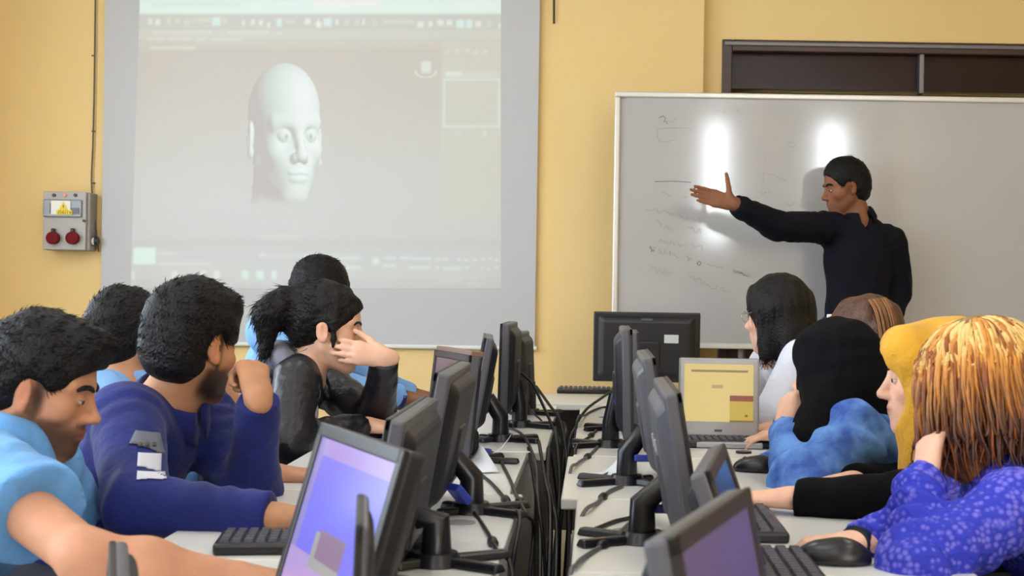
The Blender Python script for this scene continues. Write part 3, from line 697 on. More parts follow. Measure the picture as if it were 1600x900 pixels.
    def legs(s, m, seat=True, m_shoe=None, knees=None, fwd=None):
        S = Solid(); J = s.J; pe = J['pelvis']; fw = np.array(nrm(fwd if fwd is not None else [s.front[0], s.front[1], 0])); ri = np.cross(fw, [0, 0, 1])
        SH = []
        S.cap(pe+ri*.08, pe-ri*.08, .115, .115, .04)
        for a in (1, -1):
            hp = pe+ri*.085*a
            if seat: kn = hp+fw*.40+ri*.05*a; kn[2] = .50; an = kn+fw*(-.06); an[2] = .10
            else: kn = hp+ri*.02*a+fw*.02; kn[2] = .50; an = kn-fw*.02+ri*.02*a; an[2] = .08
            S.cap(hp, kn, .088, .064, .03); S.cap(kn, an, .062, .050, .03, 'u', cuts=[(an, (0, 0, -1))]); SH.append(an)
        V, Q = S.mesh(.012, wrinkle(.004, 30, 9), 1); raw_mesh('trousers', V, Q, m, s.o)
        for an in SH:
            S = Solid(); b = an.copy(); b[2] = .045; S.ell(b+fw*.06, (.13, .045, .05), np.stack([fw, ri, [0, 0, 1]], 1)); S.ell(b, (.05, .042, .085), np.stack([fw, ri, [0, 0, 1]], 1), .03)
            S.cut((0, 0, .002), (0, 0, -1), 0); V, Q = S.mesh(.009, None, 1); raw_mesh('shoe', V, Q, m_shoe or M_BLACK, s.o)
BVH = {}
def patch(par, name, ob, c, out, upv, w, hgt, m, off=.0042, th=.002, shape=None, nu=10, nv=10):
    """badge laid on a garment: a small sheet that follows the cloth"""
    out = np.array(nrm(out)); r = np.cross(np.array(nrm(upv)), out); r /= np.linalg.norm(r); u = np.cross(out, r)
    I, Jx = np.meshgrid(np.linspace(-.5, .5, nu), np.linspace(-.5, .5, nv), indexing='ij'); wx = shape(Jx) if shape else 1
    p = np.array(c)+out*.08+(I*w*wx)[..., None]*r+(Jx*hgt)[..., None]*u
    if ob.name not in BVH:
        from mathutils.bvhtree import BVHTree
        BVH[ob.name] = BVHTree.FromPolygons([v.co for v in ob.data.vertices], [tuple(q.vertices) for q in ob.data.polygons])
    q = np.array([[(lambda h: h if h is not None else Vector(w)-Vector(out)*.08)(BVH[ob.name].ray_cast(Vector(w), Vector(-out), .2)[0]) for w in row] for row in p])+out*off; V = np.concatenate([q.reshape(-1, 3), (q-out*(th+.004)).reshape(-1, 3)]); n = nu*nv; Q = []
    id_ = lambda i, j, k=0: i*nv+j+k*n
    for i in range(nu-1):
        for j in range(nv-1):
            Q.append([id_(i, j), id_(i+1, j), id_(i+1, j+1), id_(i, j+1)]); Q.append([id_(i, j, 1), id_(i, j+1, 1), id_(i+1, j+1, 1), id_(i+1, j, 1)])
    for i in range(nu-1): Q += [[id_(i, 0, 1), id_(i+1, 0, 1), id_(i+1, 0), id_(i, 0)], [id_(i, nv-1), id_(i+1, nv-1), id_(i+1, nv-1, 1), id_(i, nv-1, 1)]]
    for j in range(nv-1): Q += [[id_(0, j), id_(0, j+1), id_(0, j+1, 1), id_(0, j, 1)], [id_(nu-1, j, 1), id_(nu-1, j+1, 1), id_(nu-1, j+1), id_(nu-1, j)]]
    return raw_mesh(name, V, Q, m, par)
# ------------------------------------------------------------------ desks
DZ = .72
M_TOP = mat('white_laminate', srgb(222, 221, 218), .3, var=.02, vscale=3, spec=.45); M_SIDE = mat('grey_laminate', srgb(196, 192, 186), .5, var=.03); M_BACKP = mat('desk_back', srgb(120, 117, 116), .55)
M_EDGE = mat('grey_edging', srgb(150, 148, 148), .5)
def desk(label, x0, x1, y0, y1, gap):
    """gap is +1 when the back of the desk is at x1, -1 when at x0"""
    t = thing('computer_desk', label, 'desk', ((x0+x1)/2, (y0+y1)/2, 0), 0, 'white computer desks')
    top = MB().box(((x0+x1)/2, (y0+y1)/2, DZ-.0125), (x1-x0, y1-y0-.006, .025), bev=.004).build('tabletop', M_TOP, t)
    xe = x1 if gap > 0 else x0; a, b = x0+.03, x1-.03
    for y in (y0+.025, y1-.025): MB().box(((a+b)/2, y, (DZ-.025)/2), (b-a, .02, DZ-.025), bev=.003).build('side_panel', M_SIDE, t)
    xb = xe-gap*.06; MB().box((xb, (y0+y1)/2, .43), (.016, y1-y0-.07, .53), bev=.002).build('back_panel', M_BACKP, t)
    MB().cyl((xe-gap*.1, (y0+y1)/2, DZ+.0008), .03, .002, 'z', 18).build('cable_grommet', M_EDGE, top)
    return t
for i, (x0, x1, y0, y1) in enumerate(((-.74, -.152, 1.45, 2.28), (-.75, -.150, 2.285, 3.06), (-.76, -.178, 3.065, 3.84), (-.74, -.128, 3.845, 4.60), (-.74, -.135, 4.605, 5.36))):
    desk('white desk in the row beside the men, ' + ('under the keyboard of the bent man', 'under the navy sleeve', 'behind the navy-shirted man', 'under the hand of the ponytailed woman', 'farthest from the camera')[i], x0, x1, y0, y1, 1)
for i, (x0, x1, y0, y1) in enumerate(((-.036, .60, 1.45, 2.22), (-.032, .62, 2.225, 3.00), (-.066, .60, 3.005, 3.76), (-.052, .60, 3.765, 4.52), (-.05, .60, 4.525, 5.28))):
    desk('white desk in the row beside the women, ' + ('under the dull purple screen', 'under the hand of the woman in lace', 'under the denim elbow', 'carrying the silver laptop', 'under the large black monitor')[i], x0, x1, y0, y1, -1)
t = thing('cross_desk', 'white desk set across the end of the two rows by the wall', 'desk', (-.25, 5.65, 0)); yy = 5.7
MB().box((-.2, yy, DZ-.0125), (1.3, .5, .025), bev=.004).build('tabletop', M_TOP, t)
for x in (-.82, .42): MB().box((x, yy, (DZ-.025)/2), (.02, .46, DZ-.025), bev=.003).build('side_panel', M_SIDE, t)
MB().box((-.2, yy+.2, .43), (1.2, .016, .55)).build('back_panel', M_BACKP, t)
# ------------------------------------------------------------------ monitors
M_BEZ = mat('bezel_black', srgb(22, 22, 26), .38); M_CASEG = mat('case_grey', srgb(82, 82, 90), .4, var=.05); M_SHELL = mat('shell_black', srgb(28, 28, 36), .45); M_OFF = mat('screen_off', srgb(40, 38, 52), .12); M_BASE = mat('base_black', srgb(24, 24, 30), .3)
def emis(name, c, s=1.0, rough=.2): return mat(name, tuple(q*.15 for q in c[:3])+(1,), rough, emit=c, es=s)
M_VENT = mat('vent_pale', srgb(160, 160, 166), .5); M_BROWN = mat('brown_rim', srgb(122, 92, 78), .45); M_STICK = mat('sticker', srgb(196, 198, 200), .6)
def monitor(label, c, yaw, ztop, w=.44, h=.27, tilt=.17, th=.045, edge=None, screen=None, vents=False, tz=None, prongs=((.5,), ), roll=0, name='computer_monitor', base=True, shell=None, logo=False, blue=True):
    """c: x,y of the foot; yaw: direction the screen faces; tilt: lean backwards"""
    edge = edge or M_CASEG; shell = shell or M_SHELL; x, y = c; t = thing(name, label, 'monitor', (x, y, DZ), 0, 'desktop monitors')  # default edge greyer than the shell: light on black plastic put into the colour
    d = Vector((math.cos(yaw), math.sin(yaw), 0)); s = Vector((-d.y, d.x, 0)); nrm_ = (d*math.cos(tilt)+Vector((0, 0, math.sin(tilt)))).normalized(); up = nrm_.cross(s)*-1
    if up.z < 0: up = -up
    if roll: q = Matrix.Rotation(roll, 3, nrm_); s, up = q@s, q@up
    zt = ztop; o = Vector((x, y, 0))+Vector((0, 0, zt))-up*(h/2); R = Matrix((s, up, nrm_)).transposed(); tz = tz or (0, 0)
    MB().box(o, (w, h, th*.55), R, .006).build('bezel', edge, t)
    f = MB(); bz = .018
    for cx, cy, sx, sy in ((0, h/2-bz/2, w, bz), (0, -h/2+bz*.7, w, bz*1.4), (-w/2+bz/2, 0, bz, h), (w/2-bz/2, 0, bz, h)): f.box(o+R@Vector((cx, cy, th*.30)), (sx, sy, .008), R, .002)
    f.build('front_frame', M_BEZ, t); sc = MB().box(o+R@Vector((0, .004, th*.28)), (w-2*bz, h-2.4*bz, .004), R).build('screen', screen or M_OFF, t)
    sh = MB().box(o-nrm_*th*.42, (w*.94, h*.92, th*.5), Matrix((s, up, -nrm_)).transposed(), .01, top=(.86, .84)).build('back_shell', shell, t)
    MB().box(o-nrm_*th*.62+up*(-.03), (.11, .11, th*.35), R, .006).build('mount_plate', shell, sh)
    if vents:
        for i in range(3): MB().box(o-nrm_*th*.69+up*(.02-.03*(i == 1))+s*(.08-.05*i), (.014, .05, .006), R, .003).build('vent', M_VENT, sh)
    if logo: MB().box(o-nrm_*th*.69+up*(h*.40), (.045, .010, .004), R, .001).build('maker_badge', M_CASEG, sh); MB().box(o-nrm_*th*.69+up*(h*.13)-s*.10, (.058, .034, .003), R).build('label_sticker', M_STICK, sh)
    if base:
        bp = Vector((x, y, 0))-d*.035; nk = o-up*.04-nrm_*th*.6
        MB().tube([Vector((bp.x, bp.y, DZ+.006)), Vector((bp.x, bp.y, DZ+.07)), nk], [.026, .024, .020], 10).build('stand_neck', M_BASE, t, True)
        for an in (-.55, .55, PI-.75, PI+.75):
            v = (-d)*math.cos(an)+s*math.sin(an); L = .13 if abs(an) < 1 else .08; e = Vector((bp.x, bp.y, 0))+v*L; mid = Vector((bp.x, bp.y, 0))+v*L/2
            ang = math.atan2(v.y, v.x); MB().box((mid.x, mid.y, DZ+.008), (L, .030, .014), Matrix.Rotation(ang, 3, 'Z'), .004, top=(.95, .6)).build('foot', M_BASE, t)
        MB().cyl((bp.x, bp.y, DZ+.011), .045, .020, 'z', 20, .035).build('base_hub', M_BASE, t, True)
    return t, o, R
def at_desk(px, py): # desk point under a photo position
    u, v = px-PPX, PPY-py; Y = (DZ-CAMZ)*F/(u*SR+v*CR); return P(px, py, Y)
LX = PI; RX = 0.0
# lit screens
def win_screen(name, base, bands, es=1.0):
    """screen picture of plain window areas: (x0,y0,x1,y1,colour) in screen units -0.5..0.5 (Generated coords 0..1)"""
    k = NT(name); tc = k.n('ShaderNodeTexCoord'); se = k.n('ShaderNodeSeparateXYZ'); k.l(tc, 'UV', se, 'Vector')
    prev = None; col = k.n('ShaderNodeRGB'); col.outputs[0].default_value = base; prev = (col, 0)
    for x0, y0, x1, y1, c in bands:
        ms = []
        for ax, v, op in (('X', x0, 'GREATER_THAN'), ('X', x1, 'LESS_THAN'), ('Y', y0, 'GREATER_THAN'), ('Y', y1, 'LESS_THAN')):
            q = k.n('ShaderNodeMath', _operation=op); k.l(se, ax, q, 0); q.inputs[1].default_value = v; ms.append(q)
        a = ms[0]
        for b in ms[1:]:
            q = k.n('ShaderNodeMath', _operation='MULTIPLY'); k.l(a, 0, q, 0); k.l(b, 0, q, 1); a = q
        mx = k.n('ShaderNodeMix', _data_type='RGBA'); k.t.links.new(a.outputs[0], mx.inputs[0]); k.t.links.new(prev[0].outputs[prev[1]], mx.inputs[6]); mx.inputs[7].default_value = c; prev = (mx, 2)
    k.t.links.new(prev[0].outputs[prev[1]], k.b.inputs['Emission Color']); k.b.inputs['Emission Strength'].default_value = es; k.b.inputs['Base Color'].default_value = (.02, .02, .02, 1); k.b.inputs['Roughness'].default_value = .25
    return k.m
def screen_uv(o, R, c, w, h):
    me = o.data; uv = me.uv_layers.new(name='UVMap'); M3 = R.transposed()
    for lp in me.loops:
        v = M3 @ (me.vertices[lp.vertex_index].co - c); uv.data[lp.index].uv = (v.x/w+.5, v.y/h+.5)
def light_screen(mon, w, h, m, bz=.018):
    t, o, R = mon; sc = [c for c in t.children if c.name.startswith('screen')][0]; sc.data.materials[0] = m; screen_uv(sc, R, o+R@Vector((0, .004, 0)), w-2*bz, h-2.4*bz)
VIO = srgb(124, 118, 255); LIL = srgb(190, 160, 226)
M_SCV = win_screen('violet_desktop', VIO, [(0, .90, 1, 1, srgb(176, 146, 228)), (0, 0, .66, .36, LIL), (.30, .30, .70, .50, srgb(170, 172, 168)), (.36, .36, .70, .52, srgb(150, 118, 150)), (0, .36, .08, 1, srgb(150, 140, 215))], .74)
M_SCP = win_screen('dull_purple_desktop', srgb(86, 68, 106), [(0, 0, 1, .05, srgb(60, 50, 90))], .7)
mon = monitor('monitor with a bright violet screen turned towards the man in light blue', (-.274, 1.745), math.radians(206.6), .98, .345, .27, .28, edge=M_BEZ)
light_screen(mon, .345, .27, M_SCV)
monitor('thin monitor standing edge-on before the violet screen', (-.222, 1.38), math.radians(189.2), .950, .20, .21, .03, .016)
monitor('thin monitor with a rounded grey top standing before the elbow of the bent man', (-.50, 1.50), math.radians(199), .872, .24, .14, .05, .03)
monitor('grey-sided monitor edge-on behind the violet screen', (-.285, 2.27), LX, .972)
monitor('grey-sided monitor edge-on beside the navy cuff, blue plug at its foot', (-.275, 2.80), LX, 1.008, th=.05)
mon = monitor('monitor with a brown top rim and dull screen turned towards the woman with the ponytail', (-.347, 3.58), math.radians(203), 1.0, .30, .27, .10, edge=M_CASEG); MB().box(mon[1]+mon[2]@Vector((0, .1385, -.004)), (.30, .014, .034), mon[2], .003).build('top_rim', M_BROWN, mon[0]); light_screen(mon, .30, .27, emis('grey_violet_screen', srgb(98, 90, 112), .7))
monitor('dark monitor edge-on behind the brown-rimmed monitor', (-.305, 4.10), LX+.08, 1.025, .40)
monitor('tall dark monitor edge-on in front of the yellow wall', (-.272, 4.53), LX-.02, 1.055, .34, .29, .02, edge=M_CASEG)
monitor('slim dark monitor edge-on beside the tall one at the end of the row', (-.262, 4.98), LX-.06, 1.01, .36, .27, -.05)
mon = monitor('monitor with a dull purple screen on the desk of the woman in lace', (.102, 1.335), math.radians(-17.5), .960, .325, .27, .20, edge=M_CASEG); light_screen(mon, .325, .27, M_SCP)
monitor('grey monitor with pale vents in its back beside the silver laptop', (.125, 2.50), RX, 1.0, vents=True, edge=M_CASEG, shell=M_CASEG)
monitor('monitor with bluish back between the vented one and the purple screen', (.165, 2.04), RX-.15, .925, .34, .24, .35)
monitor('grey monitor edge-on before the large black one', (.115, 3.25), RX, 1.02, shell=M_CASEG)
monitor('narrow dark monitor edge-on with a curved grey top', (.085, 4.0), RX, 1.06, .40, .3, .03)
monitor('small dark monitor edge-on between the curved one and the grey one', (.120, 4.48), RX, 1.035, .34, .28, .05)
# the large black monitor whose back shows
monitor('large black monitor seen from behind with a pale sticker, in front of the whiteboard', (P(1010, 560, 5.75).x, 5.75), math.radians(88), P(1010, 488, 5.75).z, .435, .285, .03, edge=M_BEZ, shell=M_BEZ, logo=True)
# laptop
M_LAP = mat('laptop_silver', srgb(172, 172, 176), .35, metal=.35); M_KEY = mat('laptop_keys', srgb(52, 52, 58), .5)
M_SCL = win_screen('amber_desktop', srgb(230, 204, 132), [(.10, .86, .92, .90, srgb(150, 132, 100)), (.40, .58, .56, .64, srgb(186, 166, 122)), (.66, 0, 1, .36, srgb(206, 178, 84)), (.66, .36, 1, .46, srgb(150, 84, 74)), (.66, .0, 1, .03, srgb(140, 110, 60)), (.88, .09, .92, .13, srgb(130, 104, 50))], .74)
lb = P(1122, 684, 4.15); lb = Vector((lb.x, 4.15, DZ)); yaw = math.radians(-92)
t = thing('laptop', 'open silver laptop with an amber yellow screen on the white desk', 'laptop', tuple(lb)); RZ = Matrix.Rotation(math.radians(-4), 3, 'Z'); W_ = .238; D_ = .16
kb = MB().box(lb+RZ@Vector((0, -D_/2-.002, .010)), (W_+.01, D_, .018), RZ, .005).build('keyboard_deck', M_LAP, t)
kk = MB()
for i in range(11):
    for j in range(4): kk.box(lb+RZ@Vector((-.094+i*.0188, -.03-j*.018, .0202)), (.0155, .0145, .003), RZ)
kk.build('keys', M_KEY, kb); MB().box(lb+RZ@Vector((0, -.125, .0195)), (.06, .04, .0015), RZ, .0005).build('touchpad', M_CASEG, kb)
tl = math.radians(8); RL = RZ@Matrix.Rotation(PI/2-tl, 3, 'X')
hh = .232; lid = MB().box(lb+RZ@Vector((0, 0, .018))+RL@Vector((0, hh/2, 0)), (W_, hh, .010), RL, .006).build('lid', M_LAP, t)
sc = MB().box(lb+RZ@Vector((0, 0, .018))+RL@Vector((0, hh/2+.012, .0055)), (W_-.034, hh-.062, .0012), RL).build('screen', M_SCL, lid); screen_uv(sc, RL, lb+RZ@Vector((0, 0, .018))+RL@Vector((0, hh/2+.012, .0055)), W_-.034, hh-.062)
MB().box(lb+RZ@Vector((0, 0, .018))+RL@Vector((0, .017, .0055)), (.022, .007, .001), RL).build('maker_badge', M_CASEG, lid); MB().tube([lb+RZ@Vector((-.09, 0, .014)), lb+RZ@Vector((.09, 0, .014))], .007, 8).build('hinge', M_KEY, t, True)
# ------------------------------------------------------------------ keyboards and mice
def keyboard(label, c, rz, w=.43, d=.14):
    t = thing('keyboard', label, 'keyboard', (c[0], c[1], DZ), 0, 'black keyboards'); R = Matrix.Rotation(rz, 3, 'Z'); o = Vector((c[0], c[1], DZ))
    MB().box(o+Vector((0, 0, .010)), (w, d, .020), R, .006).build('case', M_BASE, t); kk = MB(); n = int(w/.0205)
    for i in range(n):
        for j in range(5): kk.box(o+R@Vector((-w/2+.018+i*(w-.036)/(n-1), -.05+j*.0235, .0225)), (.0160, .0185, .007), R, top=(.8, .8))
    stuff(kk.build('keys', mat('key_caps', srgb(70, 72, 86), .5) if 'key_caps' not in bpy.data.materials else bpy.data.materials['key_caps'], t)); return t
def mouse(label, c, rz, sc=1):
    t = thing('computer_mouse', label, 'mouse', (c[0], c[1], DZ), 0, 'black computer mice'); S = Solid(); R = np.array(Matrix.Rotation(rz, 3, 'Z')); o = np.array((c[0], c[1], DZ))
    S.ell(o+(0, 0, .008), np.array((.058, .031, .030))*sc, R); S.ell(o+R@np.array((-.015, 0, .01)), np.array((.036, .030, .029))*sc, R, .01); S.cut(o+(0, 0, .001), DN, 0)
    V, Q = S.mesh(.0035, None, 1); raw_mesh('shell', V, Q, M_BASE, t); MB().cyl(o+R@np.array((.030, 0, .030)), .007, .006, R@np.array((0, 1, 0)), 14).build('wheel', M_CASEG, t, True)
    MB().tube([o+R@np.array((.012, 0, .0385)), o+R@np.array((.05, 0, .022))], .0008, 5).build('button_seam', M_CASEG, t); return t
q = at_desk(347, 846); keyboard('black keyboard under the hand of the man in light blue', (q.x+.182, q.y-.04), math.radians(8), .35)
q = at_desk(1170, 818); keyboard('dark keyboard under the hand of the woman in the mustard headscarf', (q.x-.02, q.y), math.radians(90))
q = at_desk(1212, 905); keyboard('dark keyboard by the hand of the woman in lace', (q.x, q.y-.05), math.radians(90))
q = at_desk(1125, 693); keyboard('black keyboard before the silver laptop', (q.x+.03, q.y-.06), math.radians(2), .30)
q = at_desk(925, 614); keyboard('black keyboard lying at the foot of the large black monitor', (q.x, q.y), 0, .30)
q = at_desk(1183, 737); mouse('black mouse on the white desk by the denim elbow', (q.x, q.y), math.radians(175), 1.05)
q = at_desk(1302, 880); mouse('black mouse beside the bracelet of the woman in lace', (q.x, q.y), math.radians(172), 1.1)
q = at_desk(618, 676); mouse('black mouse under the fingers of the woman with the ponytail', (q.x, q.y), math.radians(10))
q = at_desk(638, 640); mouse('dark mouse near the hand of the man at the far desk', (q.x, q.y), math.radians(8))
q = at_desk(1162, 708); tag(MB().cyl((q.x, q.y, DZ+.0035), .022, .005, 'z', 20).build('desk_grommet', M_BASE, None, True), 'small round black cable grommet in the white desk before the laptop', 'grommet')
q = at_desk(918, 700)
# loose papers, a receipt pad and adapters among the cables
M_PAPER2 = mat('blue_white_paper', srgb(226, 230, 240), .7)
for i, (px, py, w, h, rz, lb_) in enumerate(((735, 735, .10, .14, .4, 'curled white sheet by the foot of the grey-sided monitor'), (762, 712, .09, .12, -.3, 'white sheet behind the monitor with the blue plug'), (705, 690, .08, .10, .9, 'small white sheet between the grey-sided monitors'), (950, 745, .10, .13, .2, 'white sheet on the desk under the looping cable'))):
    q = at_desk(px, py); V = []; Q = []; n = 8
    for a in range(n+1):
        for b in range(n+1): u, v = a/n-.5, b/n-.5; V.append((u*w, v*h, .004+.018*max(0, u+.1)**2*8*(.5+v)))
    for a in range(n):
        for b in range(n): Q.append([a*(n+1)+b, (a+1)*(n+1)+b, (a+1)*(n+1)+b+1, a*(n+1)+b+1])
    V = (np.array(V) @ np.array(Matrix.Rotation(rz, 3, 'Z')).T)+np.array((q.x, q.y, DZ)); o = raw_mesh('paper_sheet', V, Q, M_PAPER2); md = o.modifiers.new('t', 'SOLIDIFY'); md.thickness = .0008; tag(o, lb_, 'paper')
# ------------------------------------------------------------------ cables
M_CBL = mat('cable_black', srgb(20, 19, 22), .45); M_CBLG = mat('cable_grey', srgb(96, 94, 98), .5)
def cable(label, pts, r=.0042, m=None, conn=None, blue=False, group='black monitor cables'):
    sp = spline(pts, 8); o = MB().tube(sp, r, 7).build('cable', m or M_CBL, None, True); tag(o, label, 'cable', group)
    if conn:
        for u in conn:
            i = int(u*(len(sp)-2)); a, b = sp[i], sp[i+1]; d = (b-a).normalized(); MB().tube([a-d*.022, a-d*.012, a+d*.012, a+d*.022], [r, .0095, .0095, r], 10).build('connector', M_CBL, o, True)
    if blue:
        a, b = sp[0], sp[1]; d = (b-a).normalized(); q = d.to_track_quat('Z', 'Y').to_matrix(); MB().box(a+d*.012, (.042, .016, .045), q, .004).build('blue_plug', M_BLUEP, o)
    return o
def dk(px, py, dz=.004): q = at_desk(px, py); return Vector((q.x, q.y, DZ+dz))
def dp(px, py, Y): return P(px, py, Y)
GX = -.105
# left row: from the feet of the monitors over the edge and down into the gap
cable('black cable from the grey-sided monitor by the navy cuff over the desk edge', [dp(712, 765, 2.74), dk(742, 806), dk(762, 836), dk(778, 866), dp(800, 892, 2.32), (GX-.02, 2.3, .55), (GX, 2.35, .30), (GX, 2.5, .06)], conn=(.38,), blue=True)
cable('black cable draped from the brown-rimmed monitor over two desks', [dp(752, 705, 3.60), dk(774, 712), dk(792, 742), dk(806, 775), dk(822, 808, .006), dp(834, 830, 2.9), (GX-.02, 2.85, .5), (GX, 2.9, .1)], conn=(.22, .5), blue=True)
cable('black cable hanging in an arc beside the white end panel', [dk(786, 668), dp(812, 676, 4.1), dp(826, 694, 3.9), dp(838, 730, 3.5), dp(840, 775, 3.3), (GX, 3.25, .5), (GX, 3.2, .1)])
cable('black cable from the dark monitor along the desk behind the cuff', [dk(748, 742), dk(766, 756), dk(784, 776), dk(800, 798), dk(812, 818, .006), (GX-.04, 2.6, .60), (GX, 2.6, .3), (GX, 2.7, .05)], conn=(.35,))
cable('black cable looping from the tall dark monitor down into the gap between the rows', [dp(816, 584, 4.6), dp(832, 600, 4.55), dp(846, 628, 4.5), dp(862, 664, 4.45), dp(876, 704, 4.4), (GX, 4.3, .45), (GX, 4.2, .1)], .005)
cable('second black cable looping from the tall dark monitor into the gap', [dp(838, 604, 4.75), dp(858, 632, 4.6), dp(874, 655, 4.5), dp(882, 690, 4.4), dp(884, 740, 4.3), (GX, 4.2, .3), (GX, 4.1, .02)], .005)
cable('thin black cable dropping past the slim monitor at the end of the row', [dp(818, 612, 4.9), dp(828, 640, 4.8), dp(848, 660, 4.7), dp(858, 690, 4.55), (GX, 4.5, .4), (GX, 4.4, .05)], .0035)
cable('thick bundle cable standing up in the gap before the end desk', [dp(880, 660, 5.0), dp(884, 672, 4.95), dp(883, 690, 4.8), (GX+.0, 4.7, .4), (GX, 4.6, .02)], .007)
cable('black cable dropping straight down inside the gap', [dp(868, 668, 4.3), dp(872, 710, 4.2), dp(874, 780, 4.0), (GX, 3.6, .3), (GX, 3.5, .02)], .006)
cable('black cable lying along the end of the gap floor side', [dp(858, 700, 3.9), dp(856, 760, 3.7), dp(860, 840, 3.4), (GX, 3.0, .1)], .007)
for i, (a, b) in enumerate(((826, 700), (842, 690), (852, 720))):
    cable('black cable hanging in the gap below the white end panel, %s of three' % ('leftmost', 'middle one', 'rightmost')[i], [dp(a, b, 3.9), dp(a+10, b+60, 3.6), dp(a+18, b+130, 3.3), (GX+.01*i, 2.9, .25), (GX, 2.7, .03)], .005, group='tangled cables in the gap')
# right row
cable('black cable arching from the end desk to the monitor with the curved top', [dp(966, 604, 5.3), dp(940, 622, 5.0), dp(916, 640, 4.8), dp(900, 666, 4.7), dp(888, 710, 4.5), (GX+.03, 4.4, .3), (GX, 4.3, .05)], .005)
cable('black cable from the curved-top monitor running forward to the desk edge', [dk(968, 640), dk(948, 660), dk(934, 672), dk(922, 684), dk(908, 694), dp(898, 712, 3.8), (GX+.04, 3.8, .5), (GX+.02, 3.8, .1)], conn=(.42,))
cable('grey cable curving from the grey monitor to the edge of the desk', [dk(966, 672), dk(946, 686), dk(930, 704), dk(918, 716), dk(902, 728, .006), dp(890, 745, 3.4), (GX+.05, 3.4, .5), (GX+.02, 3.4, .1)], .0040, M_CBLG, conn=(.45,))
cable('long grey cable sweeping off the desk before the white end panel', [dk(972, 762), dk(950, 772), dk(934, 788), dk(914, 804, .008), dp(900, 834, 2.75), dp(893, 870, 2.7), (GX+.06, 2.7, .5), (GX+.03, 2.8, .1)], .0045, M_CBLG, conn=(.22,))
cable('black cable on the front desk running off towards the gap', [dk(982, 822), dk(956, 846), dk(938, 858), dk(916, 872), dk(900, 888, .006), dp(888, 915, 2.2), (GX+.05, 2.2, .5)], .0040, M_CBLG, conn=(.3,))
cable('blue-plugged cable at the back of the grey monitor', [dp(972, 588+40, 3.9), dk(955, 636), dk(935, 640), dk(915, 650), dp(900, 668, 4.5), (GX+.04, 4.4, .4)], .004, blue=True)
cable('blue-plugged cable at the foot of the vented monitor', [dp(1040, 795, 2.52), dk(1010, 803), dk(985, 812), dk(960, 818), dk(930, 830)], .004, blue=True)
cable('blue-plugged cable behind the grey monitor by the laptop', [dp(1006, 716, 3.2), dk(985, 722), dk(965, 735), dk(945, 745), dk(925, 760)], .004, blue=True)
